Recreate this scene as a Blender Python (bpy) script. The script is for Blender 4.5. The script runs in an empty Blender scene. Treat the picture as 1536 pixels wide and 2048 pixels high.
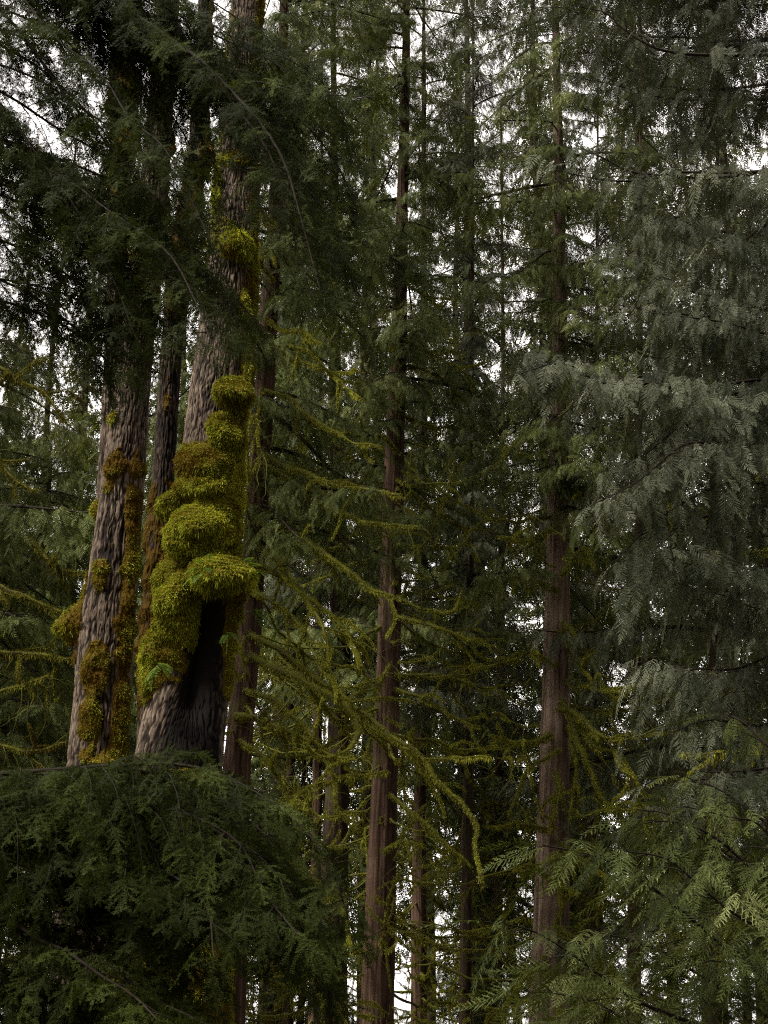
import bpy, math, numpy as np
from math import radians, sin, cos, tan, pi
RNG = np.random.default_rng
Z = np.array([0., 0., 1.])
sc = bpy.context.scene
COL = sc.collection

# ------------------------------------------------------------------ camera
PITCH = radians(22.0); HALF = radians(20.0)
F = 1024 / tan(HALF)                       # focal length in photo pixels (1536 x 2048)
CAM = np.array([0., 0., 1.6])
FWD = np.array([0., cos(PITCH), sin(PITCH)]); UP = np.array([0., -sin(PITCH), cos(PITCH)])
cam = bpy.data.objects.new('camera', bpy.data.cameras.new('camera'))
COL.objects.link(cam); sc.camera = cam
cam.location = CAM; cam.rotation_euler = (pi / 2 + PITCH, 0, 0)
cam.data.sensor_fit = 'VERTICAL'; cam.data.sensor_height = 24
cam.data.lens = 12 / tan(HALF); cam.data.clip_end = 2000; cam.data.clip_start = 0.05

def P(px, py, d):
    """the point seen at photo pixel (px, py) that stands d metres north of the camera"""
    v = np.array([1., 0, 0]) * (px - 768) / F + UP * (1024 - py) / F + FWD
    return CAM + v * (d / v[1])
def mpp(px, py, d):
    """metres per photo pixel there"""
    v = UP * (1024 - py) / F + FWD
    return d / v[1] / F

# ------------------------------------------------------------------ noise
def _h(ix, iy, iz, seed):
    n = (ix.astype(np.int64) * 374761393 + iy.astype(np.int64) * 668265263 + iz.astype(np.int64) * 2147483647 + seed * 1274126177) & 0xffffffff
    n = ((n ^ (n >> 13)) * 1274126177) & 0xffffffff
    n = ((n ^ (n >> 16)) * 2246822519) & 0xffffffff
    return ((n ^ (n >> 15)) & 0xffffff) / float(0xffffff)
def noise(p, seed=0):
    p = np.asarray(p, float); i = np.floor(p).astype(np.int64); f = p - i; f = f * f * (3 - 2 * f)
    r = 0
    for dx in (0, 1):
        for dy in (0, 1):
            for dz in (0, 1):
                w = (f[..., 0] if dx else 1 - f[..., 0]) * (f[..., 1] if dy else 1 - f[..., 1]) * (f[..., 2] if dz else 1 - f[..., 2])
                r = r + w * _h(i[..., 0] + dx, i[..., 1] + dy, i[..., 2] + dz, seed)
    return r
def fbm(p, seed=0, n=3):
    p = np.asarray(p, float); a, s, t = 1., 0., 0.
    for k in range(n):
        s = s + a * noise(p * 2 ** k, seed + k); t += a; a *= .5
    return s / t

# ------------------------------------------------------------------ meshes
def nrm(v):
    v = np.asarray(v, float)
    return v / np.maximum(np.linalg.norm(v, axis=-1, keepdims=True), 1e-9)

class MB:
    """collects vertices, faces of one size, a tint per vertex and bark coordinates"""
    def __init__(s): s.V = []; s.Q = []; s.T = []; s.B = []; s.n = 0
    def add(s, V, Q, tint=.5, bco=None):
        V = np.asarray(V, float).reshape(-1, 3); Q = np.asarray(Q).reshape(-1, 4)
        s.V.append(V); s.Q.append(Q + s.n); s.n += len(V)
        s.T.append(np.broadcast_to(np.asarray(tint, float), (len(V),)))
        s.B.append(V if bco is None else bco.reshape(-1, 3))
        return s
    def mesh(s, name, mats, smooth=False, bark=False):
        V = np.concatenate(s.V); Q = np.concatenate(s.Q); T = np.concatenate(s.T)
        me = bpy.data.meshes.new(name)
        me.vertices.add(len(V)); me.vertices.foreach_set('co', V.astype(np.float32).ravel())
        me.loops.add(Q.size); me.loops.foreach_set('vertex_index', Q.astype(np.int32).ravel())
        me.polygons.add(len(Q)); me.polygons.foreach_set('loop_start', (np.arange(len(Q)) * 4).astype(np.int32))
        a = me.attributes.new('tint', 'FLOAT', 'POINT'); a.data.foreach_set('value', T.astype(np.float32))
        if bark:
            b = me.attributes.new('bco', 'FLOAT_VECTOR', 'POINT'); b.data.foreach_set('vector', np.concatenate(s.B).astype(np.float32).ravel())
        me.polygons.foreach_set('use_smooth', np.full(len(Q), smooth))
        for m in (mats if isinstance(mats, (list, tuple)) else [mats]): me.materials.append(m)
        me.update(calc_edges=True)
        return me

def obj(name, me, parent=None):
    o = bpy.data.objects.new(name, me); COL.objects.link(o)
    if parent is not None: o.parent = parent
    return o
def thing(name, label, cat, loc=(0, 0, 0), group=None):
    o = bpy.data.objects.new(name, None); COL.objects.link(o); o.location = loc
    o.empty_display_size = .3
    o['label'] = label; o['category'] = cat
    if group: o['group'] = group
    return o
def local(o, name, mb, mats, smooth=False, bark=False):
    """a part whose vertices were given in world space"""
    mb.V = [v - np.array(o.location) for v in mb.V]
    return obj(name, mb.mesh(name, mats, smooth, bark), o)

def resample(C, n=None, step=None):
    C = np.asarray(C, float)
    # Catmull-Rom through the points, then equal arc lengths
    Q = np.vstack([2 * C[0] - C[1], C, 2 * C[-1] - C[-2]]); out = []
    for i in range(1, len(Q) - 2):
        t = np.linspace(0, 1, 12, endpoint=False)[:, None]
        a, b, c, d = Q[i - 1], Q[i], Q[i + 1], Q[i + 2]
        out.append(.5 * (2 * b + (c - a) * t + (2 * a - 5 * b + 4 * c - d) * t ** 2 + (3 * b - a - 3 * c + d) * t ** 3))
    out.append(Q[-2][None]); D = np.vstack(out)
    s = np.r_[0, np.cumsum(np.linalg.norm(np.diff(D, axis=0), axis=1))]
    if n is None: n = max(4, int(s[-1] / step) + 1)
    u = np.linspace(0, s[-1], n)
    return np.stack([np.interp(u, s, D[:, k]) for k in range(3)], 1), s[-1]

def frames(C):
    t = nrm(np.gradient(C, axis=0))
    ref = np.where(np.abs(t[:, 2:3]) > .95, np.array([[1., 0, 0]]), Z[None])
    u = nrm(np.cross(t, ref)); v = np.cross(u, t)
    return t, u, v

def tube(mb, C, R, k=6, tint=.5, bumps=0., seed=0):
    C = np.asarray(C, float); n = len(C); R = np.broadcast_to(np.asarray(R, float), (n,))
    t, u, v = frames(C)
    th = np.linspace(0, 2 * pi, k, endpoint=False)
    rr = R[:, None] * np.ones(k)
    if bumps:
        q = C[:, None] + u[:, None] * np.cos(th)[None, :, None] * R[:, None, None] * 2 + v[:, None] * np.sin(th)[None, :, None] * R[:, None, None] * 2
        rr = rr * (1 + bumps * (fbm(q * 9 / max(R.max() * 20, .3), seed) - .5) * 2)
    V = C[:, None] + (u[:, None] * np.cos(th)[None, :, None] + v[:, None] * np.sin(th)[None, :, None]) * rr[..., None]
    i = np.arange(n - 1)[:, None] * k; j = np.arange(k)[None]; j2 = (j + 1) % k
    Q = np.stack([i + j, i + j2, i + k + j2, i + k + j], -1)
    s = np.r_[0, np.cumsum(np.linalg.norm(np.diff(C, axis=0), axis=1))]
    B = np.stack([np.broadcast_to(np.cos(th) * R.max(), (n, k)), np.broadcast_to(np.sin(th) * R.max(), (n, k)), np.broadcast_to(s[:, None], (n, k))], -1)
    mb.add(V, Q, tint, B)
    return V

def blades(mb, base, d, L, W, rng, tint, bend=.35):
    """small leaf or moss blades, one bent kite each"""
    n = len(base); d = nrm(d); s = nrm(np.cross(d, rng.normal(size=(n, 3)))); L = np.broadcast_to(L, (n,))[:, None]; W = np.broadcast_to(W, (n,))[:, None]
    mid = base + d * L * .5; tip = base + d * L * .95 + (-Z) * L * bend * rng.uniform(.3, 1.2, (n, 1))
    V = np.stack([base, mid + s * W * .5, tip, mid - s * W * .5], 1)
    Q = np.arange(n * 4).reshape(n, 4)
    mb.add(V, Q, np.repeat(np.broadcast_to(tint, (n,)), 4))

# ------------------------------------------------------------------ materials
def mat(name):
    m = bpy.data.materials.new(name); m.use_nodes = True; nt = m.node_tree; nt.nodes.clear()
    return m, nt, nt.nodes.new, nt.links.new
def ramp(N, stops):
    r = N('ShaderNodeValToRGB'); e = r.color_ramp.elements
    while len(e) < len(stops): e.new(.5)
    for k, (p, c) in enumerate(stops): e[k].position = p; e[k].color = (*c, 1)
    return r
def leafmat(name, stops, rough=.5, spec=.35, trans=.3, tcol=(1.3, 1.4, .7)):
    m, nt, N, Lk = mat(name)
    a = N('ShaderNodeAttribute'); a.attribute_name = 'tint'
    oi = N('ShaderNodeObjectInfo'); ad = N('ShaderNodeMath'); ad.operation = 'MULTIPLY_ADD'
    Lk(oi.outputs['Random'], ad.inputs[0]); ad.inputs[1].default_value = .22; ad.inputs[2].default_value = -.11
    ad2 = N('ShaderNodeMath'); ad2.operation = 'ADD'; Lk(a.outputs['Fac'], ad2.inputs[0]); Lk(ad.outputs[0], ad2.inputs[1])
    r = ramp(N, stops); Lk(ad2.outputs[0], r.inputs[0])
    b = N('ShaderNodeBsdfPrincipled'); Lk(r.outputs[0], b.inputs['Base Color'])
    b.inputs['Roughness'].default_value = rough; b.inputs['Specular IOR Level'].default_value = spec
    t = N('ShaderNodeBsdfTranslucent'); mx = N('ShaderNodeMix'); mx.data_type = 'RGBA'; mx.blend_type = 'MULTIPLY'; mx.inputs[0].default_value = 1
    Lk(r.outputs[0], mx.inputs[6]); mx.inputs[7].default_value = (*tcol, 1); Lk(mx.outputs[2], t.inputs['Color'])
    ms = N('ShaderNodeMixShader'); ms.inputs[0].default_value = trans; Lk(b.outputs[0], ms.inputs[1]); Lk(t.outputs[0], ms.inputs[2])
    o = N('ShaderNodeOutputMaterial'); Lk(ms.outputs[0], o.inputs[0])
    return m
def barkmat(name, stops, sc_around, sc_along, bump=.6, dist=.01, rough=.85, moss=None, moss_cov=.5):
    m, nt, N, Lk = mat(name)
    a = N('ShaderNodeAttribute'); a.attribute_name = 'bco'
    mp = N('ShaderNodeMapping'); mp.inputs['Scale'].default_value = (sc_around, sc_around, sc_along); Lk(a.outputs['Vector'], mp.inputs[0])
    n1 = N('ShaderNodeTexNoise'); n1.inputs['Scale'].default_value = 1; n1.inputs['Detail'].default_value = 6; n1.inputs['Roughness'].default_value = .65; Lk(mp.outputs[0], n1.inputs['Vector'])
    n2 = N('ShaderNodeTexNoise'); n2.inputs['Scale'].default_value = 1.6; n2.inputs['Detail'].default_value = 4; Lk(a.outputs['Vector'], n2.inputs['Vector'])
    tn = N('ShaderNodeAttribute'); tn.attribute_name = 'tint'
    s1 = N('ShaderNodeMath'); s1.operation = 'MULTIPLY_ADD'; Lk(n2.outputs['Fac'], s1.inputs[0]); s1.inputs[1].default_value = .6; s1.inputs[2].default_value = -.3
    s2 = N('ShaderNodeMath'); s2.operation = 'ADD'; Lk(n1.outputs['Fac'], s2.inputs[0]); Lk(s1.outputs[0], s2.inputs[1])
    s3 = N('ShaderNodeMath'); s3.operation = 'ADD'; Lk(s2.outputs[0], s3.inputs[0]); s4 = N('ShaderNodeMath'); s4.operation = 'SUBTRACT'; Lk(tn.outputs['Fac'], s4.inputs[0]); s4.inputs[1].default_value = .5; Lk(s4.outputs[0], s3.inputs[1])
    r = ramp(N, stops); Lk(s3.outputs[0], r.inputs[0])
    b = N('ShaderNodeBsdfPrincipled'); b.inputs['Roughness'].default_value = rough; b.inputs['Specular IOR Level'].default_value = .06
    col = r.outputs[0]
    if moss:
        n3 = N('ShaderNodeTexNoise'); n3.inputs['Scale'].default_value = 2.3; n3.inputs['Detail'].default_value = 7; n3.inputs['Roughness'].default_value = .7; Lk(a.outputs['Vector'], n3.inputs['Vector'])
        rr = ramp(N, [(moss_cov, (0, 0, 0)), (moss_cov + .12, (1, 1, 1))]); Lk(n3.outputs['Fac'], rr.inputs[0])
        mx = N('ShaderNodeMix'); mx.data_type = 'RGBA'; Lk(rr.outputs[0], mx.inputs[0]); Lk(col, mx.inputs[6]); mx.inputs[7].default_value = (*moss, 1); col = mx.outputs[2]
    Lk(col, b.inputs['Base Color'])
    bp = N('ShaderNodeBump'); bp.inputs['Strength'].default_value = bump; bp.inputs['Distance'].default_value = dist; Lk(n1.outputs['Fac'], bp.inputs['Height']); Lk(bp.outputs[0], b.inputs['Normal'])
    o = N('ShaderNodeOutputMaterial'); Lk(b.outputs[0], o.inputs[0])
    return m

M = {}
M['cedar'] = leafmat('cedar_leaf', [(.1, (.01, .0145, .003)), (.45, (.036, .046, .011)), (.75, (.088, .105, .03)), (1, (.165, .18, .07))], .65, .05, .2, (1.3, 1.25, .5))
M['cedar_grey'] = leafmat('cedar_leaf_grey', [(.1, (.013, .0165, .008)), (.45, (.044, .05, .028)), (.8, (.092, .1, .064)), (1, (.16, .168, .118))], .65, .06, .18, (1.2, 1.15, .6))
M['hemlock'] = leafmat('hemlock_needle', [(.1, (.005, .0075, .0008)), (.5, (.0145, .02, .0025)), (.8, (.034, .045, .007)), (1, (.075, .09, .028))], .65, .04, .22, (1.3, 1.3, .5))
M['far'] = leafmat('far_leaf', [(.1, (.012, .0165, .004)), (.5, (.037, .045, .013)), (1, (.088, .098, .042))], .65, .05, .2, (1.25, 1.2, .6))
M['moss'] = leafmat('moss', [(.05, (.035, .018, .003)), (.28, (.085, .048, .005)), (.48, (.1, .1, .01)), (.68, (.145, .165, .016)), (.85, (.235, .24, .022)), (1, (.37, .36, .04))], .8, .04, .3, (1.2, 1.2, .6))
M['moss_green'] = leafmat('branch_moss', [(.05, (.05, .036, .006)), (.4, (.115, .112, .014)), (.75, (.2, .2, .026)), (1, (.31, .3, .05))], .8, .04, .3, (1.2, 1.2, .6))
M['fern'] = leafmat('fern_leaf', [(0, (.04, .065, .01)), (.6, (.07, .115, .016)), (1, (.13, .175, .035))], .65, .06, .35)
M['bark_maple'] = barkmat('maple_bark', [(0, (.004, .0028, .002)), (.22, (.012, .008, .0055)), (.42, (.042, .03, .021)), (.6, (.09, .067, .048)), (.9, (.19, .152, .115))], 95, 13, .7, .008)
M['bark_cedar'] = barkmat('cedar_bark', [(.25, (.012, .0065, .004)), (.5, (.044, .025, .016)), (.75, (.09, .056, .039)), (1, (.16, .11, .082))], 55, 1.6, .8, .012, moss=(.035, .032, .008), moss_cov=.56)
M['bark_grey'] = barkmat('grey_cedar_bark', [(.25, (.025, .015, .011)), (.5, (.1, .068, .048)), (.75, (.19, .14, .105)), (1, (.3, .235, .185))], 55, 1.6, .8, .012, moss=(.045, .04, .01), moss_cov=.58)
M['bark_old'] = barkmat('old_bark', [(.25, (.009, .005, .004)), (.5, (.028, .017, .012)), (.75, (.056, .038, .029)), (1, (.1, .073, .058))], 50, 2.0, .8, .012, moss=(.03, .03, .008), moss_cov=.5)
M['twig'] = barkmat('twig_bark', [(.2, (.006, .0045, .003)), (.55, (.014, .0105, .007)), (1, (.035, .028, .02))], 60, 12, .4, .003)
M['limb'] = barkmat('mossy_limb_bark', [(.2, (.02, .018, .008)), (.55, (.05, .045, .018)), (1, (.1, .09, .04))], 60, 12, .6, .006, moss=(.075, .078, .01), moss_cov=.4)
M['twig_pale'] = barkmat('bare_twig_bark', [(.2, (.03, .024, .018)), (.55, (.085, .07, .055)), (1, (.18, .155, .125))], 60, 12, .4, .003)

# ------------------------------------------------------------------ foliage templates (u along, v across, w up; length 1)
def kites(A, B, w):
    A = np.asarray(A, float); B = np.asarray(B, float); n = len(A)
    d = B - A; s = nrm(np.stack([-d[:, 1], d[:, 0], np.zeros(n)], 1)); m = A + d * .45; w = np.broadcast_to(w, (n,))[:, None]
    V = np.stack([A, m + s * w * .5, B, m - s * w * .5], 1).reshape(-1, 3)
    return V, np.arange(n * 4).reshape(n, 4)
def cedar_template(lod, seed):
    r = RNG(seed); A = []; B = []; W = []
    nb = {0: 13, 1: 10, 2: 6}[lod]; ws = r.uniform(.6, 1.1)
    ax = np.linspace(0, 1, 5)
    bend = r.uniform(-.25, .25)
    cv = lambda x: np.array([x, bend * x * x, 0])
    for a, b in zip(ax[:-1], ax[1:]): A.append(cv(a)); B.append(cv(b + .02)); W.append({0: .016, 1: .026, 2: .05}[lod])
    for i in range(nb):
        for sd in (-1, 1):
            x = (i + .5 + .25 * sd) / nb * .95 + .03
            l = ws * .34 * (1 - x) ** .8 * min(1, .45 + x * 2.2) * r.uniform(.75, 1.2) + .045
            an = radians(r.uniform(36, 56)) * sd + 2 * bend * x
            p = cv(x); dr = np.array([cos(an), sin(an), r.uniform(-.25, .1)]); q = p + dr * l
            A.append(p); B.append(q); W.append({0: .019, 1: .042, 2: .085}[lod])
            if lod == 0:
                nt = 4 if lod == 0 else 2
                for k in range(nt):
                    f = (k + .8) / (nt + .6); pp = p + dr * l * f; a2 = an + radians(r.uniform(28, 48)) * (1 if k % 2 else -1)
                    l2 = l * (1 - f * .75) * r.uniform(.2, .36)
                    A.append(pp); B.append(pp + np.array([cos(a2), sin(a2), 0]) * l2); W.append(.014 if lod == 0 else .026)
    V, Q = kites(A, B, np.array(W))
    V[:, 2] -= .22 * V[:, 0] ** 2 + .5 * V[:, 1] ** 2
    return V, Q
def hemlock_template(lod, seed):
    r = RNG(seed); A = []; B = []; W = []
    def needles(p, d, l, sp, nl):
        n = int(l / sp); d = nrm(d); lat = nrm(np.cross(Z, d)); up = np.cross(d, lat)
        for k in range(n):
            for sd in (-1, 1):
                x = (k + r.uniform(0, .9)) * sp; a2 = sd * radians(r.uniform(45, 90)); L = nl * r.uniform(.5, 1.2)
                pp = p + d * x; A.append(pp); B.append(pp + (d * cos(a2) + lat * sin(a2) + up * r.normal(.15, .4)) * L); W.append(nl * .3)
    sp, nl = (.019, .058) if lod == 0 else (.03, .068)
    C = [np.zeros(3)]; d = np.array([1., 0, 0])
    for k in range(7): d = nrm(d + r.normal(0, .12, 3)); C.append(C[-1] + d / 7)
    for a, b in zip(C[:-1], C[1:]): needles(a, b - a, 1 / 7, sp, nl); A.append(a); B.append(b + (b - a) * .1); W.append(.012)
    nb = 6
    for i in range(nb):
        for sd in (-1, 1):
            x = min(.95, max(.03, (i + .5 + .3 * sd + r.uniform(-.3, .3)) / nb * .85 + .03)); p = C[int(x * 7)]; an = sd * radians(r.uniform(30, 75)); l = .5 * (1 - x) ** .75 * r.uniform(.45, 1.2) + .05
            dr = nrm([cos(an), sin(an), r.normal(-.05, .3)]); needles(p, dr, l, sp, nl * .9); A.append(p); B.append(p + l * dr); W.append(.009)
    V, Q = kites(A, B, np.array(W))
    V[:, 2] -= .25 * V[:, 0] ** 2 + .5 * V[:, 1] ** 2
    return V, Q
TPL = {('cedar', l): [cedar_template(l, 10 * l + k) for k in range(6)] for l in (0, 1, 2)}
TPL.update({('hemlock', l): [hemlock_template(l, 50 + 10 * l + k) for k in range(6)] for l in (0, 1)})

class Sprays:
    def __init__(s): s.o = []; s.u = []; s.w = []; s.L = []; s.t = []
    def put(s, o, u, w, L, t): s.o.append(o); s.u.append(u); s.w.append(w); s.L.append(L); s.t.append(t)
    def build(s, mb, kind, lod, rng):
        if not s.o: return
        O = np.array(s.o); U = nrm(np.array(s.u)); Wv = np.array(s.w); V_ = nrm(np.cross(Wv, U)); Wv = np.cross(U, V_); L = np.array(s.L); T = np.array(s.t)
        pick = rng.integers(0, 6, len(O))
        for k, (tv, tq) in enumerate(TPL[(kind, lod)]):
            I = np.nonzero(pick == k)[0]
            if not len(I): continue
            X = O[I][:, None] + L[I][:, None, None] * (tv[None, :, 0:1] * U[I][:, None] + tv[None, :, 1:2] * V_[I][:, None] + tv[None, :, 2:3] * Wv[I][:, None])
            Q = tq[None] + (np.arange(len(I)) * len(tv))[:, None, None]
            leaf = np.repeat(rng.normal(0, .09, (len(I), len(tq))), 4, axis=1)
            mb.add(X, Q, (T[I][:, None] + leaf).ravel())

def bough(curve, r0, kind, lod, seed, sec_sp=.1, sec_len=.8, droop=.9, spray_sp=.06, spray_len=.3, hang=.5, start=.12, fwd=.6, rise=.1, bare=.0, tint=.5, stems=True, spread=1.0, tipfull=False):
    """stem mesh and foliage mesh of one bough along a curve"""
    rng = RNG(seed); st = MB(); fo = MB(); sp = Sprays()
    C, L = resample(curve, step=.06); n = len(C); t = nrm(np.gradient(C, axis=0))
    s = np.linspace(0, 1, n)
    if stems: tube(st, C, r0 * (1 - s) ** .8 + .0025, 6, .5, .15, seed)
    side = 1; a = start * L
    while a < L * .995:
        x = a / L; i = min(n - 1, int(x * (n - 1))); p = C[i]; T = t[i]
        lat = np.cross(T, Z); ln = np.linalg.norm(lat)
        lat = lat / ln if ln > .15 else nrm(np.cross(T, np.array([0, 1., 0])) + 1e-6)
        prof = min(1., .35 + (x - start) * 3) * (min(1, (1 - x) * 1.9 + .22) if not tipfull else min(1, (1 - x) * 3 + .45))
        l = sec_len * prof * rng.uniform(.6, 1.25)
        d = nrm(T * rng.uniform(.6, 1.3) * fwd + lat * side * spread * rng.uniform(.55, 1.1) + Z * rng.uniform(-.25, .25) + Z * rise)
        K = max(4, int(l / .07)); pts = [p]; ds = [d]
        dl = l / K
        for k in range(K):
            d = nrm(d - Z * droop * dl / .5 * (.5 + k / K) + rng.normal(0, .05, 3)); pts.append(pts[-1] + d * dl); ds.append(d)
        pts = np.array(pts); ds = np.array(ds)
        if stems: tube(st, pts, np.linspace(min(.0055 if kind == 'cedar' else .0036, r0 * .5), .001, len(pts)), 3, .5)
        if rng.random() > bare:
            tt = tint + rng.normal(0, .13); hj = rng.uniform(.5, 1.4)
            q = .1 * l; s2 = 1
            while q < l:
                f = q / l * K; k = min(K - 1, int(f)); pp = pts[k] + (pts[k + 1] - pts[k]) * (f - k); dd = ds[k]
                la = np.cross(dd, Z); la = nrm(la) if np.linalg.norm(la) > .1 else nrm(rng.normal(size=3) * [1, 1, 0])
                u = nrm(dd * rng.uniform(.6, .9) + la * s2 * rng.uniform(.4, .8) - Z * hang * hj * rng.uniform(.75, 1.25))
                w = nrm(np.cross(la * s2, u)) if abs(u[2]) > .85 else nrm(Z - Z @ u * u)
                w = nrm(w + rng.normal(0, .8 if kind == 'hemlock' else .28, 3))
                sp.put(pp, u, w, spray_len * (.55 + .45 * (1 - q / l)) * rng.uniform(.65, 1.25), tt + rng.normal(0, .07))
                q += spray_sp * rng.uniform(.6, 1.4); s2 = -s2
            sp.put(pts[-1], nrm(ds[-1] - Z * hang * .3), nrm(rng.normal(size=3) + Z), spray_len * rng.uniform(.7, 1.1), tt)
        a += sec_sp * rng.uniform(.55, 1.45); side = -side
    sp.put(C[-1], t[-1], nrm(Z + rng.normal(0, .3, 3)), spray_len * 1.1, tint)
    sp.build(fo, kind, lod, rng)
    return st, fo
print('helpers ready')

# ------------------------------------------------------------------ world, sun, ground
w = bpy.data.worlds.new('World'); sc.world = w; w.use_nodes = True; nt = w.node_tree
SUN_EL, SUN_AZ = radians(52), radians(-122)         # azimuth from north (+Y), clockwise: high and to the left, behind thin cloud
sky = nt.nodes.new('ShaderNodeTexSky'); sky.sky_type = 'NISHITA'; sky.sun_disc = False
sky.sun_elevation = SUN_EL; sky.sun_rotation = SUN_AZ; sky.dust_density = 4; sky.air_density = 1
hs = nt.nodes.new('ShaderNodeHueSaturation'); hs.inputs['Saturation'].default_value = .03
nt.links.new(sky.outputs[0], hs.inputs['Color'])
# added sky gradient: dims light from behind the camera, brightens low to the north
tcw = nt.nodes.new('ShaderNodeTexCoord'); dot = nt.nodes.new('ShaderNodeVectorMath'); dot.operation = 'DOT_PRODUCT'; nt.links.new(tcw.outputs['Generated'], dot.inputs[0]); dot.inputs[1].default_value = (0, .93, .37)
cn = nt.nodes.new('ShaderNodeTexNoise'); cn.inputs['Scale'].default_value = 3; cn.inputs['Detail'].default_value = 5; nt.links.new(tcw.outputs['Generated'], cn.inputs['Vector'])
mr = nt.nodes.new('ShaderNodeMapRange'); mr.interpolation_type = 'SMOOTHSTEP'; nt.links.new(dot.outputs['Value'], mr.inputs[0])
mr.inputs[1].default_value = -.1; mr.inputs[2].default_value = 1.; mr.inputs[3].default_value = .32; mr.inputs[4].default_value = 2.0
cm = nt.nodes.new('ShaderNodeMath'); cm.operation = 'MULTIPLY_ADD'; nt.links.new(cn.outputs[0], cm.inputs[0]); cm.inputs[1].default_value = .6; cm.inputs[2].default_value = .7
cf = nt.nodes.new('ShaderNodeMath'); cf.operation = 'MULTIPLY'; nt.links.new(cm.outputs[0], cf.inputs[0]); nt.links.new(mr.outputs[0], cf.inputs[1])
tn = nt.nodes.new('ShaderNodeMix'); tn.data_type = 'RGBA'; tn.blend_type = 'MULTIPLY'; tn.inputs[0].default_value = 1; nt.links.new(cf.outputs[0], tn.inputs[7])
nt.links.new(hs.outputs[0], tn.inputs[6])
t2 = nt.nodes.new('ShaderNodeMix'); t2.data_type = 'RGBA'; t2.blend_type = 'MULTIPLY'; t2.inputs[0].default_value = 1; t2.inputs[7].default_value = (1., .94, .895, 1); nt.links.new(tn.outputs[2], t2.inputs[6])
bg = nt.nodes['Background']; nt.links.new(t2.outputs[2], bg.inputs[0]); bg.inputs[1].default_value = .12
sun = bpy.data.objects.new('sun', bpy.data.lights.new('sun', 'SUN')); COL.objects.link(sun)
sun.data.energy = 2.0; sun.data.angle = radians(12); sun.data.color = (1, .955, .88)
sun.rotation_euler = (pi / 2 - SUN_EL, 0, pi - SUN_AZ)
sv = sc.view_settings; sv.view_transform = 'Standard'; sv.look = 'None'; sv.gamma = 1; sv.exposure = EXPO = 2.25; sv.use_curve_mapping = False
cy = sc.cycles; cy.max_bounces = 5; cy.diffuse_bounces = 3; cy.glossy_bounces = 2; cy.transmission_bounces = 3; cy.transparent_max_bounces = 4
cy.sample_clamp_indirect = 4; cy.filter_width = 1.2; cy.use_denoising = False

gm, gnt, N, Lk = mat('forest_soil')
tc = N('ShaderNodeTexCoord'); n1 = N('ShaderNodeTexNoise'); n1.inputs['Scale'].default_value = .8; n1.inputs['Detail'].default_value = 9; Lk(tc.outputs['Object'], n1.inputs['Vector'])
r = ramp(N, [(.3, (.02, .014, .008)), (.5, (.045, .034, .018)), (.62, (.05, .055, .016)), (.8, (.03, .045, .014))]); Lk(n1.outputs[0], r.inputs[0])
b = N('ShaderNodeBsdfPrincipled'); b.inputs['Roughness'].default_value = .95; Lk(r.outputs[0], b.inputs['Base Color'])
bp = N('ShaderNodeBump'); bp.inputs['Distance'].default_value = .1; Lk(n1.outputs[0], bp.inputs['Height']); Lk(bp.outputs[0], b.inputs['Normal'])
o_ = N('ShaderNodeOutputMaterial'); Lk(b.outputs[0], o_.inputs[0])
gx = np.r_[-900, -300, np.linspace(-90, 90, 91), 300, 900]; gy = np.r_[-600, -100, np.linspace(-30, 110, 71), 300, 900]
X, Y = np.meshgrid(gx, gy); inn = (abs(X) < 100) & (Y > -40) & (Y < 120)
Zg = np.where(inn, (fbm(np.stack([X * .25, Y * .25, X * 0], -1), 5) - .5) * .5, 0)
g = MB(); nx = len(gx); ii = (np.arange(len(gy) - 1)[:, None] * nx + np.arange(nx - 1)[None])
g.add(np.stack([X, Y, Zg], -1), np.stack([ii, ii + 1, ii + nx + 1, ii + nx], -1))
go = obj('forest_floor', g.mesh('forest_floor', gm, True)); go['kind'] = 'structure'; go['label'] = 'dark mossy forest floor under the trees'

# ------------------------------------------------------------------ trunks
def trunk_profile(pts, d, top_z, flare=1.25, top_r=None):
    """centre and radius as functions of height from photo pixels (px, py, width)"""
    q = sorted(((*P(x, y, d), wd * .5 * mpp(x, y, d)) for x, y, wd in pts), key=lambda a: a[2])
    q = np.array(q)
    if q[0, 2] > 0:
        k = min(2, len(q) - 1); sl = (q[k] - q[0]) / (q[k, 2] - q[0, 2]); b0 = q[0] - sl * q[0, 2]; b0[2] = -.15
        b0[3] = max(q[0, 3] * flare, b0[3]); b0[1] = d; q = np.vstack([b0, q])
    if q[-1, 2] < top_z:
        k = max(-3, -len(q)); sl = (q[-1] - q[k]) / max(q[-1, 2] - q[k, 2], .1); t0 = q[-1] + sl * .6 * (top_z - q[-1, 2]); t0[2] = top_z; t0[3] = top_r if top_r else max(q[-1, 3] * .25, .03); q = np.vstack([q, t0])
    return q
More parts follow.
